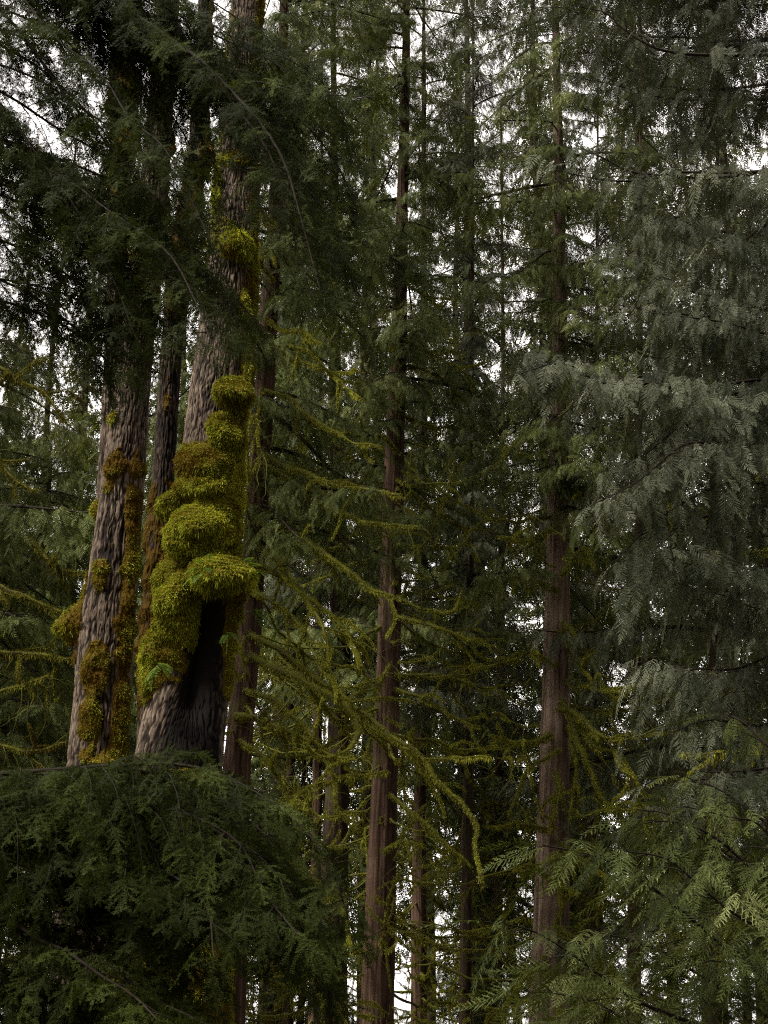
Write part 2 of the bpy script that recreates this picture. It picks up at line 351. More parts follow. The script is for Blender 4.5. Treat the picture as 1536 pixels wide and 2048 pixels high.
def trunk(q, nseg, dz, disp=None, seed=0, kind='cedar'):
    z = np.arange(q[0, 2], q[-1, 2], dz); f = lambda k: np.interp(z, q[:, 2], q[:, k])
    ker = int(.5 / dz) * 2 + 1; ker = max(ker, 3)
    def sm(a): return np.convolve(np.pad(a, ker // 2, mode='edge'), np.ones(ker) / ker, 'valid')
    cx, cy_, r = sm(f(0)), sm(f(1)), sm(f(3))
    th = np.linspace(0, 2 * pi, nseg, endpoint=False); TH, ZZ = np.meshgrid(th, z); R = r[:, None] * np.ones(nseg)
    R0 = np.median(r)
    B = np.stack([np.cos(TH) * R0, np.sin(TH) * R0, ZZ], -1)
    low = (fbm(np.stack([np.cos(TH) * 1.2, np.sin(TH) * 1.2, ZZ * .45], -1), seed) - .5)
    tint = np.full(R.shape, .5)
    if kind == 'maple':
        wb = (fbm(B * [7, 7, 3.5], seed + 3, 3) - .5) * .045; plate = fbm(B * [5, 5, 1.6], seed + 12, 3) - .5
        q1 = (B + wb[..., None]) * [56, 56, 5]; q2 = (B + wb[..., None]) * [105, 105, 10]
        r1 = 1 - np.abs(noise(q1, seed + 7) - .5) * 2 ; r2 = 1 - np.abs(noise(q2, seed + 9) - .5) * 2
        r3 = noise(q1 * [1.3, 1.3, 3], seed + 10); crack = np.clip((r1 - .66 + .5 * plate) / .34, 0, 1) * .85 + np.clip((r2 - .6) / .4, 0, 1) * .45 + np.clip(.35 - r3, 0, 1) * 1.3
        R = R * (1 + .1 * low) - crack * .02 + .009
        tint = .62 - crack * .5 + plate * .2
    else:
        ns = noise(B * [30, 30, 1.1], seed + 7) ; n2 = noise(B * [70, 70, 2.5], seed + 8)
        fl = np.abs(np.sin(TH * 4 + low * 6)) * np.clip(1.2 - ZZ / 6, 0, 1)
        R = R * (1 + .1 * low + .1 * (fl - .64)) + (ns - .5) * .03 + (n2 - .5) * .014
        tint = .5 + (ns - .5) * .35
    if disp is not None: R = R + disp(TH, ZZ)
    V = np.stack([cx[:, None] + R * np.cos(TH), cy_[:, None] + R * np.sin(TH), ZZ], -1)
    nz = len(z); i = np.arange(nz - 1)[:, None] * nseg; j = np.arange(nseg)[None]; j2 = (j + 1) % nseg
    mb = MB(); mb.add(V, np.stack([i + j, i + j2, i + nseg + j2, i + nseg + j], -1), tint.ravel(), B)
    return mb, V, TH, ZZ, B

def trunk_moss(V, TH, ZZ, B, maskf, count, seed, L=(.022, .05), W=.012, down=.4, tint=.5, out=.8, lump=.05):
    """moss blades scattered over the trunk surface where maskf > 0, over a lumpy mat"""
    rng = RNG(seed); count = int(count * 1.7); mk = np.clip(maskf(TH, ZZ, B), 0, None); pr = (mk / mk.sum()).ravel()
    I = rng.choice(V.shape[0] * V.shape[1], count, p=pr); n_ = np.stack([np.cos(TH).ravel()[I], np.sin(TH).ravel()[I], np.zeros(count)], 1)
    base = V.reshape(-1, 3)[I] + rng.normal(0, .008, (count, 3)); lm = fbm(B.reshape(-1, 3)[I] * 5, seed, 3)
    base += n_ * (np.clip(lm - .35, 0, 1) * lump * 2)[:, None] * np.clip(mk.ravel()[I], 0, 1)[:, None]
    mb = MB(); big = fbm(base * 3.2, seed + 1, 2)
    blades(mb, base, n_ * out - Z * down * rng.uniform(.2, 1.4, (count, 1)) + rng.normal(0, .45, (count, 3)), rng.uniform(*L, count), W * rng.uniform(.6, 1.4, count), rng, tint + (big - .5) * 1.0 + rng.normal(0, .12, count))
    return mb

def mantle(parent, V, TH, ZZ, B, h, count, seed, sag=.3, tint=.56, L=(.013, .031), rough=1., m='moss', down=.2, name='moss'):
    """a continuous moss mat of thickness h over a trunk, sagging under its own weight, with a pile of small leaves"""
    rng = RNG(seed); out = np.stack([np.cos(TH), np.sin(TH), np.zeros_like(TH)], -1)
    rag = fbm(B * [6, 6, 5], seed, 3) - .5; fine = fbm(B * [22, 22, 20], seed + 1, 2) - .5
    mid = fbm(B * [11, 11, 9], seed + 7, 3) - .5; hh = np.where(h > .004, np.clip(h * (1 + 1.3 * rough * rag + .7 * mid) + .05 * rough * rag + .03 * mid + .03 * fine, -.05, None), -.03)
    S = V + out * hh[..., None]; S[..., 2] -= sag * np.clip(hh, 0, None)
    keep = (hh > 0).any(1); r0, r1 = np.nonzero(keep)[0][[0, -1]]; r0 = max(r0 - 1, 0); r1 = min(r1 + 2, len(keep))
    st = 2; S = S[r0:r1:st, ::st]; H = hh[r0:r1:st, ::st]; nz, nt_ = H.shape
    N_ = nrm(np.cross(np.roll(S, -1, 1) - np.roll(S, 1, 1), np.gradient(S, axis=0))); ar = np.linalg.norm(np.cross(np.roll(S, -1, 1) - S, np.gradient(S, axis=0)), axis=-1)
    mb = MB(); i = np.arange(nz - 1)[:, None] * nt_; j = np.arange(nt_)[None]; j2 = (j + 1) % nt_
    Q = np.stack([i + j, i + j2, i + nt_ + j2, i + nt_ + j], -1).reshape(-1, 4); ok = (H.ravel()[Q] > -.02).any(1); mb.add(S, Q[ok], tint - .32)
    w_ = (ar * (H > 0) * (.25 + np.clip(-N_[..., 1] + .25, 0, 1))).ravel(); I = rng.choice(nz * nt_, count, p=w_ / w_.sum()); nn = N_.reshape(-1, 3)[I]
    base = S.reshape(-1, 3)[I] + rng.normal(0, .009, (count, 3)) - nn * .006; patch = fbm(base * 4, seed + 2, 3)
    Hs = H.ravel()[I]; under = np.clip(.15 - nn[:, 2], 0, 1); strand = fbm(np.c_[base[:, :2] * 14, base[:, 2] * 2], seed + 8, 2); l = rng.uniform(*L, count) * (1 + under * 2.6 * np.clip(strand - .35, 0, 1) * rng.uniform(.3, 1.6, count)) * np.clip(.6 + Hs * 8, .6, 1.25)
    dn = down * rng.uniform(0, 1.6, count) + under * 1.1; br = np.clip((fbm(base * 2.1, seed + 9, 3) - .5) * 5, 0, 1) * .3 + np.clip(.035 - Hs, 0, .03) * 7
    blades(mb, base, nn - Z * dn[:, None] + rng.normal(0, .55, (count, 3)), l, .0085 * rng.uniform(.6, 1.5, count), rng, tint + (patch - .5) * 1.1 - br + rng.normal(0, .15, count))
    return local(parent, name, mb, M[m])
def bumps(q, TH, ZZ, d, L, p=4):
    """thickness from a list of bulges (photo x, y, half width, half height, depth in m)"""
    H = 0
    for bx, by, rx, ry, hm in L:
        c = P(bx, by, d); s = mpp(bx, by, d); cx = np.interp(c[2], q[:, 2], q[:, 0]); R = np.interp(c[2], q[:, 2], q[:, 3])
        a = math.asin(max(-1., min(1., (c[0] - cx) / R))); th = -pi / 2 + a
        dz = ZZ - (c[2] + .2 * hm); rho2 = (np.angle(np.exp(1j * (TH - th))) * R / (rx * s)) ** 2 + (dz / (ry * s)) ** 2
        H = H + np.sqrt(np.clip(1 - rho2, 0, 1)) ** p * hm ** p
    return H ** (1 / p)

def cushion(parent, px, py, d, rx, ry, rz, n, seed, tint=.6, name='moss_cushion', tilt=0, down=.22, L=(.022, .046), m='moss', skirt=0):
    """a lumpy moss cushion, half axes in photo pixels (across, up) and metres (deep)"""
    rng = RNG(seed); c = P(px, py, d); s = mpp(px, py, d); ax = np.array([rx * s, rz, ry * s])
    nu, nv = 40, 26; u = np.linspace(0, 2 * pi, nu, endpoint=False); v = np.linspace(.02, pi - .02, nv); U, Vv = np.meshgrid(u, v)
    D = np.stack([np.cos(U) * np.sin(Vv), np.sin(U) * np.sin(Vv), np.cos(Vv)], -1)
    lump = 1 + .5 * (fbm(D * 2.3 + seed * 3.1, seed, 3) - .5) + .24 * (fbm(D * 6 + seed, seed + 5, 2) - .5)
    Rt = np.array([[cos(tilt), 0, sin(tilt)], [0, 1, 0], [-sin(tilt), 0, cos(tilt)]])
    X = c + ((D * ax * lump[..., None]) @ Rt.T); Nn = nrm((D / ax) @ Rt.T)
    mb = MB(); i = np.arange(nv - 1)[:, None] * nu; j = np.arange(nu)[None]; j2 = (j + 1) % nu
    mb.add(X, np.stack([i + j, i + nu + j, i + nu + j2, i + j2], -1), tint - .3)
    n = int(n * 1.9); pr = (np.sin(Vv) + .02).ravel(); I = rng.choice(nu * nv, n, p=pr / pr.sum())
    base = X.reshape(-1, 3)[I] + rng.normal(0, .012, (n, 3)) ; nn = Nn.reshape(-1, 3)[I]
    patch = fbm(base * 5, seed + 2, 3)
    l = rng.uniform(*L, n); dn = down * rng.uniform(.2, 1.5, n)
    if skirt: k = nn[:, 2] < .15; l = np.where(k, l * (1 + skirt * 1.3 * rng.uniform(0, 1, n) ** 2), l); dn = np.where(k, dn + .55, dn)
    n = len(base); blades(mb, base, nn - Z * dn[:, None] + rng.normal(0, .5, (n, 3)), l, .012 * rng.uniform(.6, 1.5, n), rng, tint + (patch - .5) * .8 + rng.normal(0, .13, n))
    return local(parent, name, mb, M[m])

def mossy_branch(parent, curve, r, seed, dens=420, fringe=1.0, twigs=5, name='mossy_branch', tint=.5, m='moss_green', world=True, mossy=1.0, tw_len=.7, forks=3):
    """a dead conifer limb in a sleeve of hanging moss, with bare side twigs as a part of the limb"""
    rng = RNG(seed); C, L = resample(curve, step=.07); n = len(C); s = np.linspace(0, 1, n)
    C = C + (np.stack([fbm(C * 6, seed + 20 + k, 2) for k in range(3)], 1) - .5) * .035 * np.minimum(1, s * 4)[:, None] + (np.stack([fbm(C * 2.2, seed + k, 2) for k in range(3)], 1) - .5) * .12 * np.minimum(1, s * 4)[:, None]
    R = .9 * r * (1 - s * .72) * (1 + .35 * (fbm(C * 4, seed + 9, 2) - .5)); st = MB()
    tube(st, C, R, 8, .5, .3, seed)
    limbs = [(C, R)]
    for k in range(forks):
        i = rng.integers(n // 4, n - 2); g0 = nrm(np.gradient(C, axis=0))[i]; d = nrm(g0 * .8 + rng.normal(0, .55, 3)); ll = L * rng.uniform(.18, .4); pts = [C[i]]
        for _ in range(10): d = nrm(d + rng.normal(0, .2, 3) - Z * rng.uniform(-.1, .22)); pts.append(pts[-1] + d * ll / 10)
        C2, _ = resample(np.array(pts), step=.06); R2 = np.linspace(R[i] * .6, .005, len(C2)); tube(st, C2, R2, 6, .5, .3, seed + k); limbs.append((C2, R2))
    for k in range(twigs):
        Cq, Rq = limbs[rng.integers(len(limbs))]; i = rng.integers(len(Cq) // 5, len(Cq)); d = nrm(nrm(np.gradient(Cq, axis=0))[i] * .7 + rng.normal(0, .6, 3) * [1, .6, 1]); pts = [Cq[i]]; ll = tw_len * rng.uniform(.3, 1.2)
        for _ in range(8): d = nrm(d + rng.normal(0, .2, 3) - Z * .08); pts.append(pts[-1] + d * ll / 8)
        tube(st, np.array(pts), np.linspace(max(.25 * Rq[i], .005), .002, 9), 4, .6)
    fn = (lambda nm, mb, mt, sm=False, bk=False: local(parent, nm, mb, mt, sm, bk)) if world else (lambda nm, mb, mt, sm=False, bk=False: obj(nm, mb.mesh(nm, mt, sm, bk), parent))
    o = fn(name, st, M['limb'], True, True); mo = MB()
    for C, R in limbs:
        n = len(C); ct = int(dens * 2.6 * (n - 1) * .065); I = rng.integers(0, n, ct); pt = fbm(C[I] * 4.5, seed + 4, 2); keep = pt < .3 + .38 * mossy + rng.normal(0, .05, ct); I = I[keep]; ct = len(I)
        if ct < 3: continue
        t, u, v = frames(C); a = rng.uniform(0, 2 * pi, ct); nn = u[I] * np.cos(a)[:, None] + v[I] * np.sin(a)[:, None]
        pad = R[I] * (1 + 1.1 * np.clip(fbm(C[I] * 7, seed + 2, 2) - .3, 0, 1)) + .004
        base = C[I] + nn * pad[:, None] * rng.uniform(.5, 1.12, (ct, 1)) + t[I] * rng.normal(0, .04, (ct, 1))
        under = nn[:, 2] < -.1; hang = fbm(np.c_[C[I] * 7], seed + 6, 2)
        l = rng.uniform(.01, .025, ct) * np.where(under, 1.1 + fringe * 8 * np.clip(hang - .42, 0, 1) * rng.uniform(.1, 1.4, ct), 1)
        big = fbm(C[I] * 3, seed + 8, 2)
        blades(mo, base, nn * .7 + t[I] * .2 - Z * np.where(under, 1.5, .15)[:, None] + rng.normal(0, .28, (ct, 3)), l, rng.uniform(.008, .015, ct), rng, tint + .02 + (big - .5) * .9 + rng.normal(0, .13, ct), .2)
    if world: mo.V = [x - np.array(parent.location) for x in mo.V]
    obj('moss', mo.mesh('moss', M[m]), o)
    return o

def px(d, pts, dd=0):
    """photo pixels to a curve at distance d, drifting by dd metres in depth towards its end"""
    n = len(pts)
    return np.array([P(p[0], p[1], (d if np.isscalar(d) else d[k]) + dd * k / max(n - 1, 1)) for k, p in enumerate(pts)])
def add_bough(parent, curve, r0, kind, lod, seed, fmat, **kw):
    st, fo = bough(curve, r0, kind, lod, seed, **kw)
    o = local(parent, 'bough', st, M['twig'], True, True)
    fo.V = [v - np.array(parent.location) for v in fo.V]
    obj('foliage', fo.mesh('foliage', M[fmat]), o)
    return o

# ------------------------------------------------------------------ the mossy maples
D1 = 14.0
mp1 = thing('maple_tree', 'thick maple trunk swollen with bulging yellow green moss cushions above a dark hollow', 'tree', tuple(P(350, 1600, D1) * [1, 1, 0]))
q = trunk_profile([(330, 2100, 250), (350, 1800, 195), (356, 1560, 168), (372, 1420, 168), (395, 1300, 150), (402, 1200, 150), (408, 1100, 128), (416, 1000, 120), (424, 900, 118), (436, 800, 112), (446, 700, 108), (456, 600, 98), (464, 500, 90), (470, 400, 82), (476, 300, 74), (484, 200, 66), (490, 60, 58)], D1, 24)
zpx = lambda y, d=D1: P(400, y, d)[2]
def hollow(TH, ZZ):
    a = np.angle(np.exp(1j * (TH - radians(-68)))); dz = ZZ - zpx(1275); g1 = np.exp(-(np.abs(a) / .95) ** 2.6 - np.where(dz > 0, (np.abs(dz) / .42) ** 3, (np.abs(dz) / 1.0) ** 2))
    g2 = np.exp(-((np.angle(np.exp(1j * (TH - radians(-80)))) / .9) ** 2) - ((ZZ - zpx(1370)) / .5) ** 2)
    root = np.exp(-(np.angle(np.exp(1j * (TH - radians(-165)))) / .5) ** 2) * np.clip((zpx(1400) - ZZ) / 1.0, 0, 1) * .04
    return -.4 * g1 - .1 * g2 + root
mb, V, TH, ZZ, B = trunk(q, 380, .014, hollow, 3, 'maple')
wet_shade = np.exp(-(np.angle(np.exp(1j * (TH - radians(-60)))) / .95) ** 4) / (1 + np.exp((ZZ - zpx(1215)) / .05)) / (1 + np.exp((zpx(1640) - ZZ) / .1)); wet_shade *= np.clip((fbm(B * [5, 5, 1.5], 77, 3) - .2) * 4, 0, 1)
mb.T[0] = mb.T[0] - .85 * wet_shade.ravel() - .18 / (1 + np.exp((ZZ.ravel() - zpx(1560)) / .15))      # overhang's shade painted into the tint over dark wet bark; base bark darker
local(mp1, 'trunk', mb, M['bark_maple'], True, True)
ang = lambda TH, a, wd: np.exp(-(np.angle(np.exp(1j * (TH - radians(a)))) / wd) ** 2)
band = lambda ZZ, y0, y1, s=.12: 1 / (1 + np.exp((ZZ - zpx(y0)) / s * 2.5)) / (1 + np.exp((zpx(y1) - ZZ) / s * 2.5))   # between photo rows y0 (top) and y1
pat = lambda B, s, seed, lo: np.clip((fbm(B * s, seed, 4) - lo) * 6, 0, 1)
hb = bumps(q, TH, ZZ, D1, [(418, 968, 70, 56, .17), (356, 1020, 36, 30, .2), (442, 1040, 46, 40, .13), (400, 1090, 66, 56, .28), (458, 1090, 34, 66, .12), (328, 1168, 40, 50, .17), (352, 1235, 52, 66, .15), (322, 1295, 40, 76, .15), (306, 1368, 26, 52, .1),
                            (440, 1178, 52, 44, .46), (494, 1190, 22, 60, .17), (376, 1205, 46, 46, .12), (374, 1262, 20, 50, .13), (493, 1270, 12, 60, .07), (458, 905, 36, 36, .12), (372, 925, 26, 26, .05), (478, 520, 32, 38, .2), (466, 815, 36, 38, .24), (452, 880, 34, 34, .16), (470, 340, 40, 18, .06), (490, 640, 12, 60, .06), (492, 740, 12, 60, .08)])
cover = np.clip(band(ZZ, 905, 1150) * (.25 + ang(TH, -30, 1.1)) + band(ZZ, 1120, 1390) * np.clip(ang(TH, -155, .75) + .8 * ang(TH, 8, .26), 0, 1) * (1 - ang(TH, -62, .75) * band(ZZ, 1215, 1500)), 0, 1)
cover = np.clip(np.maximum(cover, np.maximum(.75 * ang(TH, -6, .28) * band(ZZ, -100, 905), .8 * band(ZZ, 1560, 2300))) * 1.5 - .25 + (fbm(B * [5, 5, 3], 4, 3) - .5) * .8, 0, 1)
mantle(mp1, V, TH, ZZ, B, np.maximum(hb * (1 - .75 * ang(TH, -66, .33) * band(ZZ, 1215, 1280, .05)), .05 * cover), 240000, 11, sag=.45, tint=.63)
m3 = trunk_moss(V, TH, ZZ, B, lambda T, z, b: np.clip(ang(T, -8, .5) * band(z, -300, 905) * (.25 + pat(b, [3, 3, 2], 5, .42)) + band(z, -300, 520) * pat(b, [4, 4, 1.4], 6, .55) * .8 + ang(T, -172, .3) * band(z, 100, 1000) * pat(b, [3, 3, 2], 8, .5) * .5, 0, 1), 20000, 13, tint=.42, down=.8)
local(mp1, 'moss', m3, M['moss'])

mp2 = thing('maple_tree', 'straight grey barked maple trunk speckled with moss, left of the one with the moss cushions', 'tree', tuple(P(180, 1600, D1 + .6) * [1, 1, 0]))
D2 = D1 + .6
q = trunk_profile([(172, 2100, 160), (180, 1750, 138), (192, 1530, 116), (212, 1300, 104), (232, 1100, 92), (248, 950, 82), (262, 800, 70), (280, 650, 62), (298, 500, 58), (312, 330, 52), (326, 150, 46), (338, 0, 40)], D2, 23)
mb, V, TH, ZZ, B = trunk(q, 260, .016, lambda T, z: .07 * np.exp(-((z - zpx(1260, D2)) / .4) ** 2) * ang(T, -178, .4), 33, 'maple')
local(mp2, 'trunk', mb, M['bark_maple'], True, True)
zq = lambda y: P(200, y, D2)[2]
b2 = lambda ZZ, y0, y1, s=.15: 1 / (1 + np.exp((ZZ - zq(y0)) / s * 2.5)) / (1 + np.exp((zq(y1) - ZZ) / s * 2.5))
hm = np.clip(ang(TH, -32, .4) * b2(ZZ, 750, 1700) * pat(B, [2.6, 2.6, 1.1], 41, .34) + ang(TH, -78, .55) * b2(ZZ, 1130, 1600) * pat(B, [3.4, 3.4, 1.3], 42, .45) + ang(TH, -175, .35) * b2(ZZ, 980, 1320) * pat(B, [3, 3, 1.6], 44, .44) + pat(B, [3, 3, 1.2], 45, .5) * b2(ZZ, -300, 640) + .8 * pat(B, [4, 4, 1.5], 48, .62) * b2(ZZ, 640, 1700), 0, 1)
hm = np.clip(hm - .25, 0, 1) * .06
hb = bumps(q, TH, ZZ, D2, [(232, 848, 11, 14, .07), (236, 950, 22, 34, .07), (226, 985, 14, 18, .05), (150, 1255, 18, 50, .16), (186, 1470, 26, 70, .06), (200, 1350, 30, 60, .06), (208, 1165, 20, 36, .05), (270, 1000, 14, 90, .05), (262, 1200, 16, 120, .05)])
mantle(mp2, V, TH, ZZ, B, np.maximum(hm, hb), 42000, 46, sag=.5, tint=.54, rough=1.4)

mp3 = thing('maple_tree', 'slender dark maple stem hidden in the gap between the two big maple trunks', 'tree', tuple(P(318, 1600, D1 + 1.5) * [1, 1, 0]))
D3 = D1 + 1.5
q = trunk_profile([(296, 2000, 66), (302, 1500, 58), (314, 1200, 50), (324, 1000, 44), (336, 800, 40), (352, 600, 38), (376, 430, 36), (396, 300, 34), (404, 150, 32), (412, 0, 28)], D3, 22)
mb, V, TH, ZZ, B = trunk(q, 150, .03, None, 63, 'maple')
mb.T[0] = mb.T[0] - .22
local(mp3, 'trunk', mb, M['bark_maple'], True, True)
zq = lambda y: P(330, y, D3)[2]
hm = np.clip(np.clip(pat(B, [3, 3, 1], 61, .42) + ang(TH, -20, .6) * b2(ZZ, -200, 420), 0, 1) - .25, 0, 1) * .05
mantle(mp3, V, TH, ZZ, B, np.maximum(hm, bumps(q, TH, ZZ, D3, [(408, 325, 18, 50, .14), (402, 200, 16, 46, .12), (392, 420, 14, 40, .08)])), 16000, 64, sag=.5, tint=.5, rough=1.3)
mp4 = thing('maple_tree', 'pale slim maple stem with golden moss showing through the dark hemlock boughs', 'tree', tuple(P(225, 1600, D1 + 2.6) * [1, 1, 0]))
D4 = D1 + 2.6
q = trunk_profile([(196, 1600, 60), (216, 1000, 44), (224, 760, 34), (228, 640, 30), (236, 450, 34), (246, 300, 42), (250, 200, 40), (246, 110, 34), (262, 0, 28)], D4, 23)
mb, V, TH, ZZ, B = trunk(q, 120, .03, None, 73, 'maple')
local(mp4, 'trunk', mb, M['bark_maple'], True, True)
zq = lambda y: P(240, y, D4)[2]
hm = np.clip(b2(ZZ, -100, 520) * (.3 + pat(B, [3, 3, 1.5], 71, .4)) - .2, 0, 1) * .06
mantle(mp4, V, TH, ZZ, B, np.maximum(hm, bumps(q, TH, ZZ, D4, [(244, 215, 30, 56, .16), (258, 300, 20, 66, .13), (250, 110, 16, 40, .1)])), 18000, 74, sag=.5, tint=.6, rough=1.3)
mossy_branch(mp4, px(D4, [(248, 120), (225, 60), (180, 20), (120, -40)]), .05, 77, 380, .5, 8, tint=.45)

# ferns growing in the moss
def fern(label, px_, py_, d, fronds, seed):
    rng = RNG(seed); c = P(px_, py_, d); t = thing('fern', label, 'fern', tuple(c), 'ferns growing in the moss of the maple')
    for (ax, az, ay, L) in fronds:
        mb = MB(); dd = nrm([ax, ay, az]); pts = [np.zeros(3)]
        for k in range(14): dd = nrm(dd - Z * .11 + rng.normal(0, .02, 3)); pts.append(pts[-1] + dd * L / 14)
        pts = np.array(pts); tube(mb, pts, np.linspace(.004, .001, 15), 4, .3)
        tt, u, v = frames(pts); n = 17; A = []; T2 = []
        for k in range(n):
            f = .12 + .88 * k / n; i = int(f * 14); p = pts[i] + (pts[min(i + 1, 14)] - pts[i]) * (f * 14 - i)
            for sd in (-1, 1):
                l = L * .24 * sin(pi * min(1, .18 + f * .82)) ** .7 * rng.uniform(.85, 1.1) + .006; d_ = nrm(u[i] * sd + tt[i] * .35 + rng.normal(0, .06, 3))
                sd_ = nrm(np.cross(d_, v[i])); w_ = L * .034
                A.append([p, p + d_ * l * .4 + sd_ * w_ * .5, p + d_ * l - v[i] * l * .12, p + d_ * l * .4 - sd_ * w_ * .5]); T2 += [rng.uniform(.3, .9)] * 4
        mb.add(np.array(A), np.arange(len(A) * 4).reshape(-1, 4), np.array(T2))
        obj('frond', mb.mesh('frond', M['fern']), t)
fern('bright green fern sprouting in front of the big moss cushion on the maple', 415, 1142, D1 - .66, [(-.7, .35, -.4, .3), (-.3, .8, -.5, .24), (.1, 1, -.4, .22), (.5, .7, -.4, .27), (-.9, 0, -.3, .34), (.2, .3, -.9, .24), (-.5, -.1, -.6, .28)], 81)
fern('upright fern sticking out past the right side of the mossy maple', 480, 1145, D1 - .35, [(.6, .75, -.3, .3), (.8, .45, -.2, .34), (.95, .1, -.2, .3), (.3, .9, -.3, .24)], 82)
fern('fern with long thin fronds reaching sideways below the overhanging moss cap', 500, 1222, D1 - .35, [(.9, .25, -.2, .36), (1, 0, -.25, .42), (.9, -.2, -.3, .34), (.7, -.4, -.3, .3)], 83)
fern('small fern drooping at the left edge of the moss on the maple', 318, 1330, D1 - .42, [(-.6, -.4, -.4, .3), (-.4, -.7, -.4, .3), (.5, .2, -.6, .28), (.6, -.1, -.5, .24)], 84)
fern('tiny fern hanging in the dark hollow of the maple', 455, 1268, D1 - .4, [(.1, -.9, -.4, .24), (-.3, -.3, -.7, .2), (.4, .2, -.6, .22)], 85)

# ------------------------------------------------------------------ conifers standing behind
def conifer(label, pts, d, top_z, seed, bark='bark_cedar', nseg=72, dz=.05, group=None, name='redcedar_tree'):
    pts = [p for p in pts if P(p[0], p[1], d)[2] < top_z - .5] or pts[:1]
    q = trunk_profile(pts, d, top_z, 1.3)
    t = thing(name, label, 'tree', (q[0, 0], d, 0), group)
    mb, V, TH, ZZ, B = trunk(q, nseg, dz, None, seed, 'cedar')
    local(t, 'trunk', mb, M[bark], True, True)
    t['_'] = 0; del t['_']
    return t, q
at = lambda q, z: np.array([np.interp(z, q[:, 2], q[:, 0]), np.interp(z, q[:, 2], q[:, 1]), z])

# shared limb meshes, made once and copied tree by tree
def variants(kind, lod, fm, n, seed, **kw):
    out = []
    for k in range(n):
        r = RNG(seed + k); L = 2.4
        x = np.linspace(0, 1, 7); c = np.stack([x * L, .25 * L * (r.uniform(-.4, .4)) * x ** 2, L * (r.uniform(-.05, .08) * x - r.uniform(.5, .75) * x ** 2 + r.uniform(.25, .42) * x ** 3)], 1)
        st, fo = bough(c, .03, kind, lod, seed + k, **kw)
        out.append((st.mesh('bough', M['twig'], True, True), fo.mesh('foliage', M[fm])))
    return out
VB = variants('cedar', 1, 'cedar', 5, 300, sec_sp=.075, sec_len=.85, droop=1.2, spray_sp=.075, spray_len=.32, hang=.9, start=.06)
VG = variants('cedar', 1, 'cedar_grey', 4, 320, sec_sp=.075, sec_len=.9, droop=1.5, spray_sp=.075, spray_len=.32, hang=1.2, start=.06)
def dead_variants(n, seed):
    out = []
    for k in range(n):
        r = RNG(seed + k); L = r.uniform(1.6, 3.2); x = np.linspace(0, 1, 6)
        c = np.stack([x * L, .15 * L * r.uniform(-1, 1) * x ** 2, L * (-r.uniform(.3, .9) * x + r.uniform(.15, .75) * x ** 2)], 1)
        h = bpy.data.objects.new('limb', None); o = mossy_branch(h, c, r.uniform(.016, .03), seed + k, 360, .9, 9, world=False, mossy=r.uniform(.3, .9), tint=.4, tw_len=.9)
        out.append((o.data, o.children[0].data)); ch = o.children[0]; bpy.data.objects.remove(ch); bpy.data.objects.remove(o); bpy.data.objects.remove(h)
    return out
VD = dead_variants(10, 350)
def place(tree, pair, p, az, s, pitch, names, rng):
    o = obj(names[0], pair[0], tree); o.location = p - np.array(tree.location); o.rotation_euler = (rng.uniform(-.2, .2), pitch, az); o.scale = (s, s * (1 if rng.random() < .5 else -1), s)
    c = obj(names[1], pair[1], o); return o
def dress(tree, q, z0, z1, n, seed, var, len0, len1, zd0=None, nd=0, avoid=None, front=.45, fz=.6, ex=1.08):
    rng = RNG(seed); az = rng.uniform(0, 6); nf = min(int(n * front), 64 if front >= 1.2 else 46); n = min(n, 98 - nf)
    for k in range(n):
        z = z0 + (z1 - z0) * ((k + rng.uniform(0, 1)) / n) ** ex; az += 2.4 + rng.normal(0, .35)
        f = (z - z0) / max(z1 - z0, .1); L = (len0 + (len1 - len0) * f) * rng.uniform(.65, 1.3)
        if avoid and avoid(az % (2 * pi), z): continue
        place(tree, var[rng.integers(len(var))], at(q, z), az, 1.15 * L / 2.4, rng.uniform(-.2, .15), ('bough', 'foliage'), rng)
    for k in range(nf):                      # sprays that hang in front of the stem
        z = z0 + fz + (z1 - z0) * ((k + rng.uniform(0, 1)) / nf) ** ex
        place(tree, var[rng.integers(len(var))], at(q, z), -pi / 2 + rng.normal(0, .75), rng.uniform(1.3, 2.3) / 2.4, rng.uniform(-.1, .4), ('bough', 'foliage'), rng)
    for k in range(nd):
        z = zd0 + (z0 + 2 - zd0) * (k + rng.uniform(0, 1)) / nd; a = rng.uniform(0, 2 * pi)
        place(tree, VD[rng.integers(len(VD))], at(q, z), a, rng.uniform(.6, 1.2), rng.uniform(-.2, .2), ('mossy_branch', 'moss'), rng)

